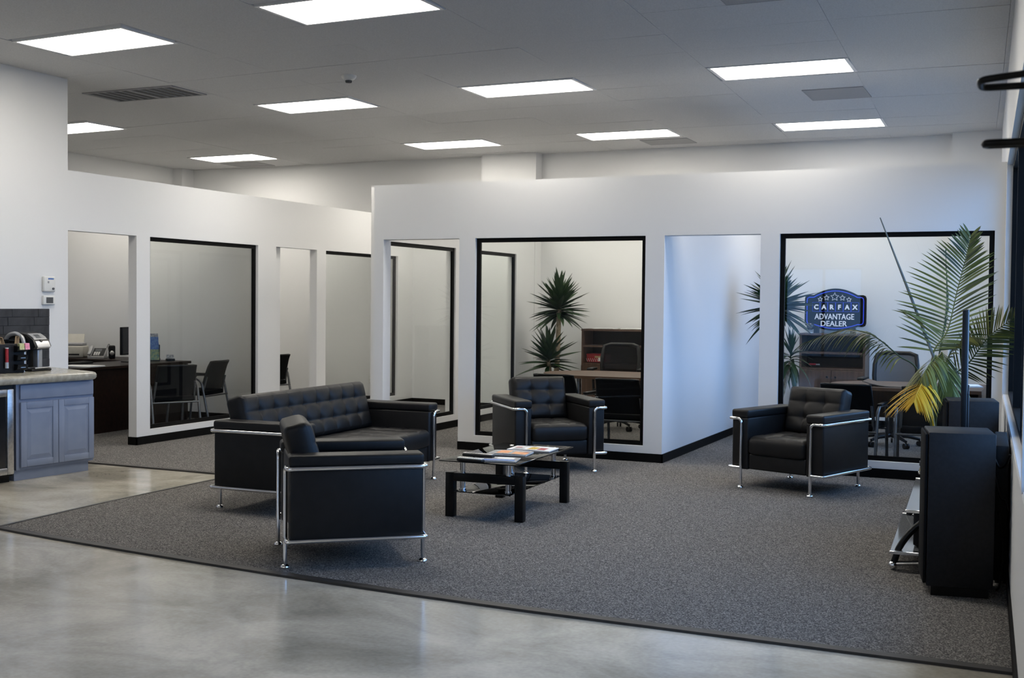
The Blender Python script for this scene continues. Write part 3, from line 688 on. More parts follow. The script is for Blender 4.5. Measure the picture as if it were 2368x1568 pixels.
# right office behind the window with the palm
hutch('walnut storage hutch under the glowing neon sign', -2.748, -1.962, .735, .925, 1.140, 15.03, 14.65, 'walnut hutches')
bullet_desk('walnut round ended desk behind the rightmost glass', -1.90, -.50, 11.30, 12.32, (-1.55, -.52), 'walnut desks')
task_chair('grey mesh office chair beside the hutch with the neon sign', (-1.475, 13.12, .010), radians(-4), 'office chairs', M['grey_mesh'], .985)
guest_chair('black guest chair behind the right armchair at the desk end', (-1.60, 11.13, .010), radians(176), 'guest chairs', .91)
guest_chair('black guest chair seen through the glass behind the yellow palm leaves', (-.93, 11.13, .010), radians(184), 'guest chairs', .91)
bp = thing('desk_pad', 'thin black edged desk pad with a curled corner on the rightmost desk', 'desk pad', (-1.22, 11.62, .752), 0)
m = MB(); V = []; F = []; n = 12
for i in range(n+1):
    u = -.33+.60*i/n; z = .045*max(0, (-.05-u)/.28)**2
    for zz in (0, .004): V += [(u, -.22, z+zz), (u, .22, z+zz)]
for i in range(n):
    a = i*4; b = a+4; F += [(a+2,b+2,b+3,a+3), (a+1,b+1,b,a), (a,b,b+2,a+2), (a+3,b+3,b+1,a+1)]
F += [(0,2,3,1), (n*4+1,n*4+3,n*4+2,n*4)]; m.add(V, F); m.build('pad', M['black_matte'], bp)
m = MB(); V = [(x, y*.9, z+.0006) for (x,y,z) in V]; m.add(V[2:], [(i*4,i*4+4,i*4+5,i*4+1) for i in range(n)]); m.build('writing_sheet', M['walnut_top'], bp)
paper_pile('loose white papers on the window end of the rightmost desk', -.66, 11.95, .752, .2, .24, .30, 4)
sm = thing('stapler', 'small dark red and silver gadget lying on the shelf under the neon sign', 'stapler', (-2.58, 14.74, .751), .1)
MB().rbox(-.07, .07, -.02, .02, 0, .018, .005).build('body', M['black_plastic'], sm, 40); MB().rbox(-.065, .02, -.016, .016, .02, .04, .006).build('lever', M['red'], sm, 40); MB().rbox(.02, .065, -.016, .016, .02, .036, .005).build('tip', M['steel'], sm, 40)

# neon sign
sg = thing('neon_sign', 'black CARFAX ADVANTAGE DEALER neon sign with blue outline and five stars', 'sign', (-2.352, 14.80, 1.166), 0)
SX = .74/740.0
def sp(a, b): return ((a-1312)*SX, (870-b)*SX+.030)   # picture units on the sign face to metres
def outline(ins):
    top = [(1050-ins*.2, 425+ins), (1075, 415+ins)]
    P = []
    P += [(985+ins*.6, 428+ins), (1055, 428+ins)]
    for k in range(1, 12): th_ = k/12; P.append((1055+(1580-1055)*th_, 428+ins-80*sin(pi*th_)**.9))
    P += [(1580, 428+ins), (1645-ins*.6, 428+ins), (1672-ins*.8, 440+ins), (1684-ins, 470+ins), (1684-ins, 775-ins), (1672-ins*.8, 805-ins), (1645-ins*.6, 818-ins), (1585, 818-ins)]
    for k in range(1, 12): th_ = k/12; P.append((1585+(1050-1585)*th_, 818-ins+52*sin(pi*th_)**.9))
    P += [(1050, 818-ins), (985+ins*.6, 818-ins), (957+ins*.8, 805-ins), (945+ins, 775-ins), (945+ins, 470+ins), (957+ins*.8, 440+ins)]
    return [sp(*q) for q in P]
m = MB(); P = outline(0); n = len(P); m.add([(x,.0,z) for x,z in P]+[(x,.035,z) for x,z in P], [tuple(range(n)), tuple(range(2*n-1,n-1,-1))]+[(i,n+i,n+(i+1)%n,(i+1)%n) for i in range(n)])
bk = m.build('backing', M['black_frame'], sg)
MB().tube([(x,-.012,z) for x,z in outline(30)], .0042, 8, closed=True).build('neon_tube', M['neon_blue'], sg, 60)
def sbox(x0, x1, y0, y1):
    (a, d), (b, c) = sp(x0, y0), sp(x1, y1); MB().tube([(a,-.010,c),(b,-.010,c),(b,-.010,d),(a,-.010,d)], .0018, 6, closed=True).build('neon_tube', M['neon_blue'], sg, 60)
for k in range(6): sbox(1040+k*93+2, 1040+(k+1)*93-2, 520, 632)
for cx_, cy_, R_ in ((1133,482,30),(1210,463,35),(1308,452,52),(1400,464,36),(1478,485,31)):
    P = [sp(cx_+R_*(1 if k%2 == 0 else .45)*sin(pi*k/5), cy_-R_*(1 if k%2 == 0 else .45)*cos(pi*k/5)) for k in range(10)]
    MB().tube([(x,-.010,z) for x,z in P], .0034, 6, closed=True).build('neon_star', M['neon_white'], sg, 60)
def text_mesh(txt, size, name, material, parent, loc, rot, extrude=.003, offset=0.0, width=None):
    cu = bpy.data.curves.new('lettering', 'FONT'); cu.body = txt; cu.size = size; cu.extrude = extrude; cu.align_x = 'CENTER'; cu.offset = offset
    cu.resolution_u = 3
    ob = bpy.data.objects.new('lettering', cu); C.objects.link(ob); bpy.context.view_layer.update()
    me = bpy.data.meshes.new_from_object(ob.evaluated_get(bpy.context.evaluated_depsgraph_get()))
    bpy.data.objects.remove(ob); bpy.data.curves.remove(cu)
    if width:
        xs = [v.co.x for v in me.vertices]; s = width/(max(xs)-min(xs)); c = (max(xs)+min(xs))/2
        for v in me.vertices: v.co.x = (v.co.x-c)*s
    me.materials.clear(); me.materials.append(material)
    o = bpy.data.objects.new(name, me); C.objects.link(o); o.parent = parent; o.location = loc; o.rotation_euler = rot; return o
for k, ch in enumerate('CARFAX'):
    x, z = sp(1040+(k+.5)*93, 604); text_mesh(ch, .078, 'letter', M['neon_white'], sg, (x,-.010,z), (radians(90),0,0), offset=.003)
x, z = sp(1306, 728); text_mesh('ADVANTAGE', .098, 'lettering', M['neon_white'], sg, (x,-.010,z), (radians(90),0,0), offset=.001, width=.475)
x, z = sp(1303, 812); text_mesh('DEALER', .092, 'lettering', M['neon_white'], sg, (x,-.010,z), (radians(90),0,0), offset=.001, width=.315)
for s in (-1, 1): MB().rbox(s*.22-.03, s*.22+.03, -.03, .05, 0, .085, .004, 1).build('stand_foot', M['black_plastic'], sg)
gl = thing('glass_award', 'small clear glass ornament at the left foot of the neon sign', 'ornament', (-2.63, 14.72, 1.166))
MB().lathe([(.035,0),(.035,.012),(.01,.02),(.012,.04)], 14).build('base', M['silver_plastic'], gl, 30)
MB().ball((0,0,.085), .05, 8).build('crystal', M['shelf_glass'], gl, 50)

# ------------------------------------------------------------------ plants
def blade_mesh(name, L, W, droop, mm, fold=.25):
    n = 7; V = []; F = []
    for i in range(n+1):
        t = i/n; wd = W*(.45+.55*min(1, t/.3)) if t < .3 else W*(1-((t-.3)/.7)**1.6)
        x = L*t*(1-.12*droop*t); z = -droop*L*.55*t*t
        V += [(x, -wd/2, z+wd*fold), (x, 0, z), (x, wd/2, z+wd*fold)]
    for i in range(n):
        a = i*3; F += [(a,a+3,a+4,a+1), (a+1,a+4,a+5,a+2)]
    me = bpy.data.meshes.new(name); me.from_pydata(V, [], F); me.materials.append(mm); me.shade_smooth(); return me
BL = {}
for q, (L, W, d) in {'a': (.42,.074,.03), 'b': (.44,.066,.20), 'c': (.36,.06,.5), 'd': (.34,.046,.02), 'e': (.36,.05,.95), 's': (.24,.03,.25)}.items(): BL[q] = blade_mesh('yucca_leaf', L, W, d, M['leaf'])
def yucca_head(parent, c, n, scale, kinds, elmin=-.35, elmax=1.45, seed=1, lim=None):
    rnd = random.Random(seed); ga = pi*(3-math.sqrt(5))
    for k in range(n):
        f = (k+.5)/n; el = elmax-(elmax-elmin)*f**1.12; az = k*ga+rnd.uniform(-.4,.4); el += rnd.uniform(-.12,.12)
        q = kinds[0] if f < .35 else (kinds[1] if f < .7 else kinds[2])
        o = bpy.data.objects.new('leaf', BL[q]); C.objects.link(o); o.parent = parent
        s = scale*rnd.uniform(.76,1.1)*(1.06 if f > .45 else .92)
        o.scale = (s, s, s); o.rotation_euler = (rnd.uniform(-.3,.3), -el, az); o.location = (c[0], c[1], c[2]+(.09-f*.23)*scale)
def yucca(label, loc, canes, seed):
    t = thing('yucca_plant', label, 'plant', loc, 0)
    p = MB().lathe([(.13,0),(.165,.27),(.175,.28),(.175,.30),(.155,.30),(.15,.27)], 24).build('pot', M['pot'], t, 40)
    MB().lathe([(.149,.25),(.149,.265)], 20).build('soil', M['soil'], p, 30)
    for (dx, dy, z, r, n, sc, kinds, emin, emax, lean) in canes:
        rs = []; pts = []; N = 16
        for i in range(N+1):
            q = i/N; pts.append((dx*q+lean*sin(pi*q), dy*q,   .255+(z-.06-.255)*q)); rs.append(r*(1+.10*(i%2))*(1-.12*q))
        MB().tube(pts, rs, 10).build('cane', M['bark'], t, 60)
        yucca_head(t, (dx, dy, z), n, sc, kinds, emin, emax, seed); seed += 7
    return t
yucca('two headed yucca in the corner behind the middle glass', (-5.80, 14.15, .010), [(.04, .02, 1.47, .034, 120, 1.0, 'aab', -.42, 1.45, .01), (-.05, -.10, .80, .03, 60, .95, 'aab', -.3, 1.35, -.01)], 3)
yucca('yucca half hidden by the white post beside the neon sign', (-2.74, 13.25, .010), [(.0, .0, 1.54, .034, 130, 1.05, 'aab', -.6, 1.45, .01), (.15, .05, .92, .024, 46, .92, 'dee', -.9, 1.5, .01)], 31)

def bez(P, n):
    """Catmull-Rom through control points"""
    P = [Vector(p) for p in P]; Q = [P[0]*2-P[1]]+P+[P[-1]*2-P[-2]]; out = []; seg = len(P)-1
    for k in range(n+1):
        u = k/n*seg; i = min(int(u), seg-1); t = u-i; a, b, c, d = Q[i:i+4]
        out.append(.5*((2*b)+(c-a)*t+(2*a-5*b+4*c-d)*t*t+(3*b-a-3*c+d)*t**3))
    return out
def frond(parent, P, n, L, W, mats, side, ang=62,  droop=.25, t0=.12, name='frond', lift=0.0, seed=0, left=1.0, right=1.0, stem=.008, angl=None):
    rnd = random.Random(seed); pts = bez(P, max(n, 12)); N = len(pts); side = Vector(side)
    st = MB(); st.tube(pts, [stem*(1-.8*i/(N-1)) for i in range(N)], 7)
    fo = st.build(name, mats[0], parent, 60)
    m = MB()
    for i in range(int(N*t0), N):
        f = i/(N-1); p = pts[i]; tan = (pts[min(i+1,N-1)]-pts[max(i-1,0)]).normalized()
        sv = (side-tan*side.dot(tan)).normalized(); nv = tan.cross(sv)
        prof = (.55+.45*sin(pi*min(1, (f-t0)/(1-t0)*1.15+.12)))*(1 if f < .8 else 1-.45*(f-.8)/.2)
        a = radians(ang*(1-.55*max(0, f-.35)/.65))
        for s in (-1, 1):
            l = L*prof*rnd.uniform(.9,1.08)*(left if s < 0 else right); aa = a+rnd.uniform(-.06,.06)
            if angl and s < 0: aa = radians(angl*(1-.62*max(0, f-.3)/.7))+rnd.uniform(-.06,.06)
            d = tan*cos(aa)+sv*s*sin(aa)+nv*(lift+rnd.uniform(-.08,.08)); d.normalize()
            k = 6; V = []; wv = d.cross(nv).normalized()
            wv = (wv*.9+nv*.45*s).normalized()
            for q in range(k+1):
                u = q/k; c = p+d*l*u+Vector((0,0,-1))*droop*l*u*u; wd = W*(sin(pi*(.12+.88*u))**.7)*.5+.0004
                V += [c-wv*wd, c+wv*wd]
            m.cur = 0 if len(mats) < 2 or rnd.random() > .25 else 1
            m.add(V, [(2*q,2*q+1,2*q+3,2*q+2) for q in range(k)])
    m.build('leaflets', list(mats), fo, 60)
    return fo
pl = thing('palm_plant', 'tall green palm with yellowing lower leaves behind the loudspeakers', 'palm', (-.70, 9.50, .010))
p = MB().lathe([(.11,0),(.14,.26),(.155,.28),(.155,.31),(.135,.31),(.13,.27)], 24).build('pot', M['pot'], pl, 40); MB().lathe([(.129,.25),(.129,.265)], 20).build('soil', M['soil'], p, 30)
def pp(L): return [(x+.70, y-9.50, z-.01) for x,y,z in L]
B0 = (-.70, 9.50, .27)
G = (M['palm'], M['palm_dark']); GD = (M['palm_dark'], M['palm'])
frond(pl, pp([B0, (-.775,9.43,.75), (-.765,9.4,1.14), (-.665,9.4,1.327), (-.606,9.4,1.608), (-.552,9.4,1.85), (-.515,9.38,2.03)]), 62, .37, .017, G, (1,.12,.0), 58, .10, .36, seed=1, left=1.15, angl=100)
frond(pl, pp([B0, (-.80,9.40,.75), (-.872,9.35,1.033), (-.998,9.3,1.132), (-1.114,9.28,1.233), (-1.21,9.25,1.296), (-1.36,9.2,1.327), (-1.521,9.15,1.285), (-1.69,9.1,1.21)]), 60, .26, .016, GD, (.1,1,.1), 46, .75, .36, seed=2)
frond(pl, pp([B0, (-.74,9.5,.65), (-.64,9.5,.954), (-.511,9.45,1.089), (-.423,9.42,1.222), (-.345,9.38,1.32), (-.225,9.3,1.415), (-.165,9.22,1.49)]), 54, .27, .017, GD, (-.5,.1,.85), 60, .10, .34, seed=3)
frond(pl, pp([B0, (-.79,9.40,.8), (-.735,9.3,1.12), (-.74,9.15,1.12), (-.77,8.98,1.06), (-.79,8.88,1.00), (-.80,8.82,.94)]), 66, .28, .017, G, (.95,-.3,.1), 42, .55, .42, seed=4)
frond(pl, pp([B0, (-.77,9.45,.8), (-.71,9.4,1.15), (-.675,9.32,1.09), (-.63,9.25,.98), (-.60,9.2,.88)]), 44, .24, .018, G, (.9,.4,.1), 45, .5, .45, seed=5)
frond(pl, pp([B0, (-.76,9.3,.75), (-.74,9.05,1.02), (-.78,8.86,.97), (-.81,8.76,.90), (-.825,8.70,.84)]), 54, .27, .012, (M['palm_yellow'],), (1,-.2,.0), 62, .30, .55, seed=6)
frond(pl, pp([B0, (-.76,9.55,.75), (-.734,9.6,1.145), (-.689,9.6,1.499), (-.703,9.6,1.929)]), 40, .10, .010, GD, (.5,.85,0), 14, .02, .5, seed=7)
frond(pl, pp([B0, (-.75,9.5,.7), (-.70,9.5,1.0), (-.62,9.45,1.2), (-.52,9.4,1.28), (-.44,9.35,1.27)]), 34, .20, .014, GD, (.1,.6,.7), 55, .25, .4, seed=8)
MB().tube(pp([B0, (-.775,9.42,.75), (-.759,9.4,1.13), (-.96,9.4,1.655), (-1.168,9.4,2.188)]), [.012,.012,.012,.010,.004], 8).build('spear_leaf', M['spear'], pl, 60)

# ------------------------------------------------------------------ television corner
def loudspeaker(label, loc, rz):
    t = thing('loudspeaker', label, 'speaker', loc, rz, 'tower loudspeakers')
    MB().rbox(-.155, .17, -.175, .175, .05, .85, .006, 2).build('cabinet', M['black_matte'], t, 40)
    MB().box(-.13, .15, -.155, .155, 0, .05).build('plinth', M['black_lacquer'], t)
    g = MB().rbox(-.172, -.157, -.165, .165, .06, .84, .006, 2).build('grille', M['black_fabric'], t, 40)
    return t
sp0 = loudspeaker('tall black loudspeaker box nearest the carpet corner', (-.405, 6.60, .010), radians(9))
dup(sp0, (-.462, 8.83, .010), radians(8), 'black loudspeaker box below the palm, farther along the window wall', 'tower loudspeakers')
st = thing('television_stand', 'black tinted glass television stand with chrome edges and curved legs', 'tv stand', (-.60, 7.56, .010), radians(3))
def shelf_(z, x0, x1, hy):
    o = MB().rbox(x0, x1, -hy, hy, z, z+.010, .003, 1).build('glass_shelf', M['reflect_grey_glass'], st, 30)
    for s in (-1, 1): MB().rbox(x0, x1, s*hy-.006, s*hy+.006, z-.004, z+.014, .003, 1).build('chrome_edge', M['chrome'], o, 40)
shelf_(.105, -.205, .20, .66); shelf_(.345, -.125, .20, .66); shelf_(.565, -.06, .21, .66)
for s in (-1, 1):
    m = MB(); yy = s*.60
    m.tube(bez([(-.185,yy,.035), (-.15,yy,.14), (-.07,yy,.25), (.05,yy,.345), (.16,yy,.40)], 14), .019, 10); lg = m.build('curved_leg', M['black_lacquer'], st, 60)
    MB().ball((-.187,yy,.026), .026).build('ball_foot', M['chrome'], lg, 60)
    m = MB(); m.tube([(-.18,yy,.035),(.20,yy,.075)], .014, 10); m.build('chrome_bar', M['chrome'], lg, 60)
m = MB(); m.rbox(.12, .19, -.18, .18, 0, .56, .01); m.build('back_column', M['black_lacquer'], st, 40)
rc = thing('av_receiver', 'black audio box standing on the lower glass shelf of the television stand', 'receiver', (-.58, 7.45, .1275), radians(3))
MB().rbox(-.10, .10, -.40, .30, .012, .205, .008, 2).build('case', M['black_matte'], rc, 40)
for q in (-.33, .23): MB().rbox(-.09, .09, q-.02, q+.02, 0, .012, .003, 1).build('foot', M['black_plastic'], rc)
tv = thing('television', 'flat black television seen edge on above the loudspeakers', 'tv', (-.437, 7.70, .587), radians(2.9))
MB().rbox(-.016, .016, -.66, .66, .12, .905, .006, 2).build('panel', M['black_plastic'], tv, 40)
MB().rbox(.014, .026, -.40, .40, .18, .42, .005, 2).build('rear_housing', M['black_matte'], tv, 40)
MB().add([(-.0165,-.64,.14),(-.0165,-.64,.885),(-.0165,.64,.885),(-.0165,.64,.14)], [(0,1,2,3)]).build('screen', M['screen'], tv)
m = MB(); m.rbox(-.10, .10, -.25, .25, 0, .014, .005); m.rbox(-.0, .03, -.05, .05, .012, .16, .005); m.build('foot', M['black_plastic'], tv, 40)
sw = thing('media_box', 'narrow black cabinet between the loudspeakers and the window wall', 'subwoofer', (-.198, 7.16, .010), radians(2.5))
MB().rbox(-.042, .026, -.38, .38, .03, .76, .008, 2).build('cabinet', M['black_matte'], sw, 40)
for a in (-1, 1):
    for b in (-.28, .28): MB().cyl((a*.02,b,0), (a*.02,b,.03), .012, n=10).build('foot', M['black_plastic'], sw)
def cable(label, P, r=.006): 
    o = MB().tube(bez(P, 28), r, 7).build('cable', M['black_plastic'], None, 60); tag(o, label, 'cable', 'cables by the window wall'); return o
cable('black cable looping from the media box to the window wall', [(-.228,6.76,.62),(-.215,6.72,.58),(-.19,6.69,.50),(-.165,6.67,.49),(-.150,6.65,.44)])
cable('black cable hanging low behind the near loudspeaker', [(-.205,6.74,.42),(-.19,6.73,.34),(-.175,6.72,.22),(-.185,6.70,.05),(-.20,6.66,.018)])
cable('black power cable drooping beside the window sill', [(-.225,6.74,.70),(-.20,6.71,.66),(-.17,6.68,.68),(-.148,6.64,.74)], .007)

# rods near the window at the upper right
def rod(label, y, z, dy, loop):
    t = thing('hook_rail', label, 'hook', (rw(y)[0]+.02, y, z))
    x1 = -.150-(rw(y)[0]+.02)
    m = MB()
    if loop:
        m.tube(arc_path([(0,-.035,.012),(x1,-.03,-.004),(x1,.03,-.012),(0,.035,-.012)], .02), .0085, 8)
    else:
        m.tube(arc_path([(0,-.02,.0),(x1+.012,-.018,0),(x1+.012,.018,0),(0,.02,0)], .015), .0095, 8)
    m.build('bar', M['black_lacquer'], t, 60)
    MB().rbox(-.008, .012, -.05, .05, -.03, .03, .004, 1).build('wall_plate', M['black_lacquer'], t, 40)
rod('black looped bar poking in high at the right edge of the photo', 3.0, 2.046, 0, True)
rod('straight black bar poking in below the looped bar at the right edge', 3.02, 1.898, 0, False)

# ------------------------------------------------------------------ coffee counter at left
KR = radians(-6)
kc = thing('base_cabinet', 'blue grey painted base cabinet with two raised panel doors', 'cabinet', (-7.66, 7.06, .0), KR)
# local: y along the front to the right, x outward
BW = .775
MB().box(-.60, 0, 0, BW, .09, .80).build('carcass', M['cab_paint'], kc)
MB().box(-.58, -.028, .0, BW-.03, .0, .095).build('toe_kick', M['cab_paint'], kc)
MB().rbox(-.002, .018, .03, BW-.008, .672, .790, .005, 2).build('drawer_front', M['cab_paint'], kc, 40)
def raised_door(y0, y1):
    z0, z1 = .112, .648
    d = MB().rbox(0, .016, y0, y1, z0, z1, .004, 2).build('door', M['cab_paint'], kc, 40)
    m = MB(); st_ = .055
    for q in ((y0,y0+st_,z0,z1),(y1-st_,y1,z0,z1),(y0+st_,y1-st_,z0,z0+st_),(y0+st_,y1-st_,z1-st_,z1)): m.rbox(.014,.024,q[0],q[1],q[2],q[3],.0035,2)
    m.build('door_frame', M['cab_paint'], d, 40)
    a0, a1, b0, b1 = y0+st_+.012, y1-st_-.012, z0+st_+.012, z1-st_-.012; i = .028
    MB().add([(.0155,a0,b0),(.0155,a1,b0),(.0155,a1,b1),(.0155,a0,b1),(.0235,a0+i,b0+i),(.0235,a1-i,b0+i),(.0235,a1-i,b1-i),(.0235,a0+i,b1-i)], [(0,1,5,4),(1,2,6,5),(2,3,7,6),(3,0,4,7),(4,5,6,7)]).build('raised_panel', M['cab_paint'], d)
raised_door(.03, .397); raised_door(.401, BW-.008)
fr = thing('beverage_cooler', 'black undercounter drinks fridge with a stainless door frame', 'fridge', (-7.72, 6.44, .0), KR)
MB().box(-.52, 0, 0, .585, .05, .795).build('cabinet_body', M['black_plastic'], fr)
MB().box(-.50, -.03, .01, .575, 0, .05).build('plinth', M['black_lacquer'], fr)
m = MB(); m.rbox(0,.035,.01,.07,.07,.765,.006,2); m.rbox(0,.035,.515,.575,.07,.765,.006,2); m.rbox(0,.035,.07,.515,.07,.125,.006,2); m.rbox(0,.035,.07,.515,.705,.765,.006,2)
dr = m.build('door', M['steel'], fr, 40)
MB().box(.012, .020, .07, .515, .125, .705).build('dark_pane', M['screen'], dr)
tp = thing('countertop', 'speckled beige concrete countertop with a rounded edge', 'countertop', (0, 0, 0))
outer = [(XA+.001, 8.165)]+[(-7.50-.09+.09*cos(a), 7.835-.09+.09*sin(a)+.012) for a in [radians(q) for q in (80, 60, 40, 20, 0)]]+[(-7.64, 6.35), (-7.75, 5.3), (XA+.001, 5.3)]
# bullnose: stack of inset outlines
def inset(P, d):
    c = Vector((-8.43, 6.7)); out = []
    for x, y in P:
        if x < XA+.01: out.append((x, y-(d if y > 7 else 0))); continue
        v = Vector((x, y))-c; out.append((x-d*.92, y-d*(.8 if y > 7.7 else .1)))
    return out
m = MB(); prof = [(.022,.802),(.008,.810),(.0,.825),(.0,.848),(.008,.863),(.024,.870)]
n = len(outer); V = []; F = []
for d, z in prof: V += [(x, y, z) for x, y in inset(outer, d)]
for k in range(len(prof)-1): F += [(k*n+(i+1)%n, k*n+i, (k+1)*n+i, (k+1)*n+(i+1)%n) for i in range(n)]
F += [tuple(range(n)), tuple(range(len(prof)*n-1, (len(prof)-1)*n-1, -1))]
m.add(V, F); o = m.build('slab', M['concrete_top'], tp, 60)
bs = thing('backsplash', 'dark slate tile backsplash on the white wall above the counter', 'backsplash', (XA, 0, 0))
MB().box(.001, .008, 5.3, 8.153, .872, 1.408).build('grout_bed', M['grout'], bs)
tiles = [blk.mesh('slate_tile', M['slate'], 30) for blk in (MB().rbox(0,.008,.0012,.2988,.0012,.0748,.002,1), MB().rbox(0,.0062,.0012,.2988,.0012,.0748,.002,1))]
for r_ in range(7):
    z = 1.408-.0765*(r_+1); off = (r_%2)*.15+(.04 if r_%3 == 0 else 0)
    y = 8.153
    first = True
    while y > 6.0:
        wd = (.13+.05*(r_%3)) if first else .30; first = False
        o = bpy.data.objects.new('tile', random.choice(tiles)); C.objects.link(o); o.parent = bs; o.scale = (1, wd/.30, 1); o.location = (.006, y-wd, z); y -= wd
# wall controls
t = thing('alarm_panel', 'white alarm box with a key lock on the wall beside the doorway', 'alarm', (XA, 8.140, 1.636))
MB().rbox(.001, .035, -.068, .068, -.070, .072, .010, 3).build('housing', M['white_plastic'], t, 50); MB().box(.035, .0362, -.022, .045, .042, .056).build('blue_mark', M['blue_print'], t)
MB().cyl((.03,.035,-.042), (.045,.035,-.042), .011, n=12).build('key_lock', M['grey_metal'], t, 40); MB().rbox(.035,.037,-.03,-.01,.008,.028,.001,1).build('speaker_slot', M['vent'], t)
t = thing('thermostat', 'white thermostat with a dark screen below the alarm box', 'thermostat', (XA, 8.141, 1.488))
MB().rbox(.001, .028, -.070, .070, -.042, .042, .006, 3).build('housing', M['white_plastic'], t, 50); MB().box(.0282, .0295, -.040, .042, -.028, .026).build('screen', M['lcd'], t)
# coffee machine (local: x outward from the wall, y to the right)
cm = thing('coffee_maker', 'black and silver pod coffee maker with a small dark screen on the counter', 'coffee maker', (-8.10, 7.60, .870), radians(6))
CZ = 0
MB().rbox(-.15, .15, -.125, .125, 0, .022, .01).build('base', M['black_plastic'], cm, 40)
MB().rbox(-.15, -.02, -.10, .115, .02, .29, .02).build('body', M['black_plastic'], cm, 40)
hd = MB(); prof = [(-.15,.29),(-.13,.322),(-.04,.338),(.06,.318),(.125,.27),(.15,.215),(.13,.195),(.06,.185),(-.02,.175),(-.15,.20)]
hd.add([(x,-.085,z) for x,z in prof]+[(x,.115,z) for x,z in prof], [tuple(range(10)), tuple(range(19,9,-1))]+[(i,10+i,10+(i+1)%10,(i+1)%10) for i in range(10)])
h_ = hd.build('brew_head', M['black_plastic'], cm, 35)
m = MB(); P = [(.045,.327),(.100,.297),(.138,.250),(.158,.210)]
m.add([(x,y,z) for x,z in P for y in (-.06,.10)]+[(x-.012,y,z-.012) for x,z in P for y in (-.06,.10)], [(0,1,3,2),(2,3,5,4),(4,5,7,6),(8,10,11,9),(10,12,13,11),(12,14,15,13),(0,2,10,8),(2,4,12,10),(4,6,14,12),(1,9,11,3),(3,11,13,5),(5,13,15,7),(0,8,9,1),(6,7,15,14)])
m.build('silver_faceplate', M['silver_plastic'], h_, 35)
m = MB(); m.add([(.066,-.02,.3182),(.066,.045,.3182),(.108,.045,.2915),(.108,-.02,.2915)], [(0,3,2,1)]); m.build('screen', M['lcd'], h_)
MB().cyl((.125,.012,.262), (.133,.012,.268), .014, n=14).build('brew_button', M['black_plastic'], h_, 40)
m = MB(); P = [(-.15,0),(-.15,.25),(-.11,.312),(-.03,.330),(.035,.300),(.055,.25),(.055,0)]
m.tube(arc_path([(x,-.115,z) for x,z in P], .03), .019, 8); m.build('silver_arch', M['silver_plastic'], cm, 60)
MB().rbox(-.14, .035, -.155, -.128, .022, .275, .012).build('water_tank', M['shelf_glass'], cm, 40)
MB().rbox(.0, .055, .058, .118, .024, .185, .008).build('silver_column', M['silver_plastic'], cm, 40)
MB().rbox(.035, .155, -.09, .09, .022, .034, .004).build('drip_tray', M['steel'], cm, 40)
cc = thing('condiment_caddy', 'black tiered caddy of coffee condiments beside the coffee maker', 'caddy', (-8.00, 7.30, .870), radians(-8))
MB().rbox(-.12, .07, -.17, .10, 0, .245, .006).build('case', M['black_matte'], cc, 40)
for z in (.02, .10, .175):
    b = MB(); b.add([(.07,.0,z),(.07,.10,z),(.115,.10,z+.012),(.115,.0,z+.012),(.07,.0,z+.055),(.07,.10,z+.055),(.125,.10,z+.052),(.125,.0,z+.052)], [(0,3,2,1),(0,1,5,4),(1,2,6,5),(2,3,7,6),(3,0,4,7)])
    tr = b.build('tray', M['black_plastic'], cc); MB().box(.119, .1225, .03, .075, z+.026, z+.031).build('pull', M['steel'], tr)
def sachets(label, x, y, z, mm):
    t = thing('sachet_pack', label, 'sachets', (x, y, z), radians(-8), 'sachets in the caddy'); t.location.x += .0
    for k in range(4):
        o = MB().box(-.002, .002, -.022, .022, 0, .055).build('sachet', M[mm], t); o.location = (k*.008, 0, 0); o.rotation_euler = (0, -.15, 0)
sachets('pink sweetener sachets in the top caddy tray', -7.885, 7.375, 1.068, 'pink'); sachets('yellow green sachets in the top caddy tray', -7.885, 7.318, 1.068, 'lime')
def stirrers(label, x, y, z, tilt):
    t = thing('stir_sticks', label, 'stirrers', (x, y, z), 0, 'wooden stirrers')
    for k in range(6):
        o = MB().box(-.003, .003, -.005, .005, 0, .09).build('stick', M['tan'], t); o.location = (0, k*.0075, 0); o.rotation_euler = (tilt+k*.02, 0, 0)
stirrers('wooden stir sticks standing in the caddy next to the coffee maker', -7.99, 7.355, 1.09, -.12); stirrers('wooden stir sticks leaning at the far side of the caddy', -7.97, 7.20, 1.09, .35)
rt_ = thing('red_dispenser', 'slim dark red tube with silver stripes on the caddy front', 'dispenser', (-7.92, 7.205, .915), 0)
MB().cyl((0,0,.05), (0,0,.165), .014, n=12).build('tube', M['red'], rt_, 40); MB().cyl((0,0,.165), (0,0,.172), .015, n=12).build('cap', M['paper'], rt_, 40); MB().cyl((0,0,0), (0,0,.05), .016, n=12).build('stripes', M['silver_plastic'], rt_, 40)
cu = thing('jar', 'grey metal lidded jar cut by the left edge of the photo', 'jar', (-8.15, 7.13, 1.115)); MB().lathe([(.05,0),(.055,.06),(.045,.09),(.02,.10)], 16).build('pot', M['silver_plastic'], cu, 40); MB().ball((0,0,.105), .012, 6).build('knob', M['black_plastic'], cu, 40)

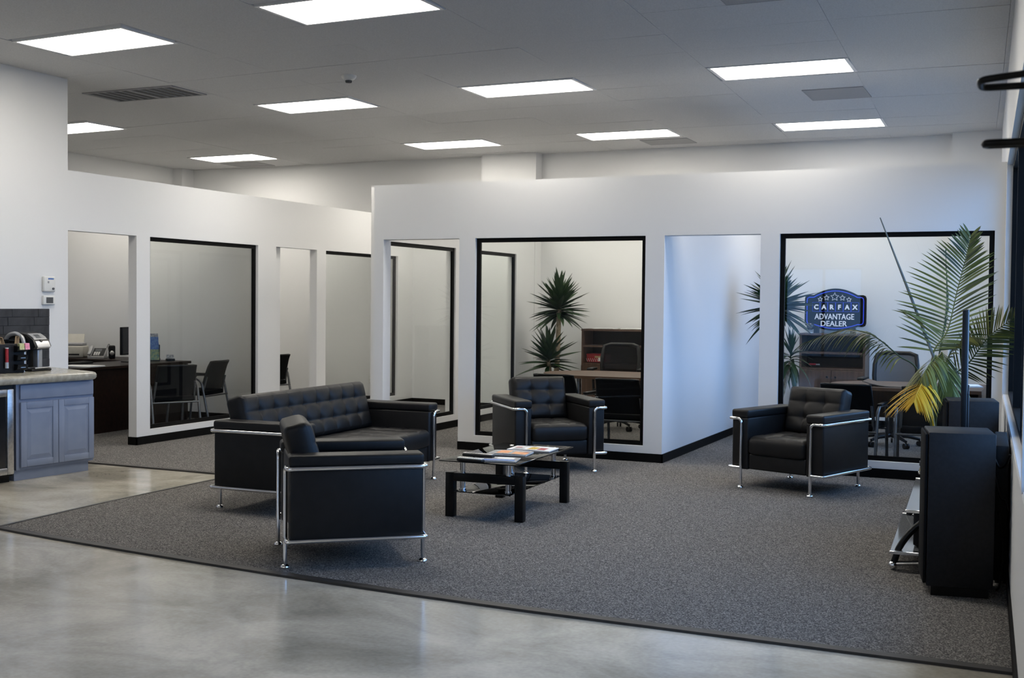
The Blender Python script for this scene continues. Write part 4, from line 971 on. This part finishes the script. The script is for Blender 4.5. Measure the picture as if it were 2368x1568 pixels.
# ------------------------------------------------------------------ left office
dk = thing('office_desk', 'dark mahogany desk in the left office behind the doorway post', 'desk', (-9.85, 10.55, .010), radians(3))
MB().rbox(-.36, .36, -1.02, .93, .710, .742, .004, 1).build('desktop', M['dark_wood'], dk)
MB().box(.27, .30, -.98, .89, .0, .71).build('front_panel', M['dark_wood'], dk)
for y in (-.99, .87): MB().box(-.33, .33, y, y+.03, 0, .71).build('side_panel', M['dark_wood'], dk)
de = thing('office_return', 'dark return desk along the wall holding the printer and phone', 'desk', (-11.0, 11.43, .010))
MB().rbox(-.75, .74, -.34, .34, .710, .742, .004, 1).build('desktop', M['dark_wood'], de); MB().box(-.73,.72,.28,.31,0,.71).build('back_panel', M['dark_wood'], de)
for x in (-.73, .69): MB().box(x, x+.03, -.31, .28, 0, .71).build('side_panel', M['dark_wood'], de)
DZ = .752
pr_ = thing('printer', 'beige desktop printer with an open paper tray', 'printer', (-11.36, 11.34, DZ), radians(32))
MB().rbox(-.20, .20, -.16, .16, 0, .15, .02).build('body', M['beige_plastic'], pr_, 40); MB().rbox(-.19,.19,-.15,.08,.145,.185,.012).build('scanner_lid', M['vent'], pr_, 40)
o = MB().rbox(-.14,.14,-.006,.006,0,.16,.004,1).build('paper_tray', M['beige_plastic'], pr_); o.location = (0,.13,.15); o.rotation_euler = (radians(-28),0,0)
MB().box(-.16,-.02,-.1615,-.1602,.05,.11).build('blue_badge', M['blue_print'], pr_); MB().box(.02,.15,-.1613,-.1602,.03,.05).build('output_slot', M['black_plastic'], pr_)
ph = thing('desk_phone', 'silver office phone with black face and keypad', 'phone', (-10.90, 11.34, DZ), radians(32))
m = MB(); m.add([(-.10,-.10,0),(.10,-.10,0),(.10,.10,0),(-.10,.10,0),(-.10,-.10,.025),(.10,-.10,.025),(.10,.10,.125),(-.10,.10,.125)], [(0,3,2,1),(4,5,6,7),(0,1,5,4),(1,2,6,5),(2,3,7,6),(3,0,4,7)]); m.build('body', M['silver_plastic'], ph)
T = Matrix.Translation((0,-.10,.026)) @ Matrix.Rotation(math.atan(.5), 4, 'X')
m = MB(); m.T = T; m.box(-.055,.092,.015,.21,0,.004); fp = m.build('faceplate', M['black_plastic'], ph)
m = MB(); m.T = T; m.box(-.03,.045,.12,.185,.004,.006); m.build('display', M['lcd'], fp)
for i in range(4):
    for j in range(3):
        m = MB(); m.T = T; m.box(-.035+j*.026,-.016+j*.026,.025+i*.022,.040+i*.022,.004,.007); m.build('key', M['white_plastic'], fp)
m = MB(); m.T = T; m.rbox(-.10,-.062,.0,.22,.01,.04,.012); m.build('handset', M['silver_plastic'], ph, 40)
m = MB(); m.tube(bez([(.09,.10,.11),(.11,.12,.17),(.13,.10,.16),(.12,.06,.12),(.14,.08,.02)], 16), .004, 6); m.build('cord', M['black_plastic'], ph, 60)
ls = thing('desk_speaker', 'little black computer speaker with a silver cone', 'speaker', (-10.70, 11.38, DZ), radians(45))
MB().rbox(-.04, .04, -.045, .045, 0, .165, .015).build('body', M['black_plastic'], ls, 40); o = MB().lathe([(.028,0),(.02,.008),(.004,.010)], 16).build('cone', M['silver_plastic'], ls, 40); o.location = (0,-.046,.07); o.rotation_euler = (radians(90),0,0)
mo = thing('monitor', 'black computer monitor seen from behind through the doorway', 'monitor', (-9.92, 10.90, DZ), radians(100))
MB().rbox(-.25,.25,-.015,.02,.09,.42,.006).build('panel', M['black_plastic'], mo, 40); MB().add([(-.235,-.0155,.105),(.235,-.0155,.105),(.235,-.0155,.405),(-.235,-.0155,.405)], [(0,1,2,3)]).build('screen', M['screen'], mo)
m = MB(); m.rbox(-.12,.12,-.08,.09,0,.012,.005); m.rbox(-.03,.03,.018,.04,.01,.2,.005); m.build('stand', M['black_plastic'], mo, 40)
kb = thing('keyboard', 'black keyboard on the mahogany desk', 'keyboard', (-10.09, 10.18, DZ), radians(100)); MB().rbox(-.21,.21,-.07,.07,0,.02,.005).build('case', M['black_plastic'], kb, 40)
m = MB()
for i in range(14):
    for j in range(5): m.box(-.195+i*.028,-.172+i*.028,-.06+j*.025,-.04+j*.025,.02,.026)
m.build('keys', M['black_matte'], kb, kind='stuff')
paper_pile('long white papers spread on the mahogany desk end', -9.72, 9.86, DZ, .25, .40, .30, 3)
br = thing('brochure_stand', 'clear stand of blue and green brochures on the mahogany desk', 'brochures', (-9.86, 11.20, DZ), radians(52))
br.scale = (.72, .9, 1)
MB().rbox(-.08,.08,-.06,.06,0,.014,.003,1).build('base', M['black_plastic'], br)
for k, (z, mm) in enumerate(((.02,'green_print'),(.10,'blue_print'),(.17,'blue_print'),(.21,'grey_print'))):
    o = MB().rbox(-.075,.075,-.003,.003,0,.13,.001,1).build('brochure', M[mm], br); o.location = (0,-.04+k*.028,z-.005); o.rotation_euler = (radians(-12),0,0)
m = MB(); m.box(-.08,-.076,-.055,.055,.012,.2); m.box(.076,.08,-.055,.055,.012,.2); m.build('side_wing', M['shelf_glass'], br)
ch_ = thing('card_holder', 'small black business card holder on the end of the mahogany desk', 'card holder', (-9.70, 11.30, DZ), radians(60)); MB().rbox(-.05,.05,-.03,.03,0,.03,.004,1).build('tray', M['black_plastic'], ch_); o = MB().box(-.045,.045,-.004,.004,0,.05).build('cards', M['grey_print'], ch_); o.location = (0,.0,.028); o.rotation_euler = (radians(-15),0,0)
guest_chair('black guest chair nearest the window in the left office corner', (-9.27, 11.30, .010), radians(-80), 'guest chairs')
guest_chair('black guest chair showing its mesh back before the mahogany desk', (-8.98, 10.42, .010), radians(-118), 'guest chairs')
guest_chair('black guest chair seen through the second left doorway', (-9.62, 13.06, .010), radians(-100), 'guest chairs')
def outlet(label, x, y, z, rz):
    t = thing('wall_outlet', label, 'outlet', (x, y, z), rz, 'wall outlets'); MB().rbox(-.036,.036,-.008,0,-.058,.058,.003,1).build('cover_plate', M['white_plastic'], t)
    for zz in (-.025,.025): MB().rbox(-.016,.016,-.011,-.007,zz-.015,zz+.015,.003,1).build('socket', M['paper'], t)
outlet('white wall outlet behind the sofa arm through the glass', -9.14, YK, .335, 0)
outlet('white wall outlet by the guest chair through the second doorway', -10.84, YK, .43, 0)
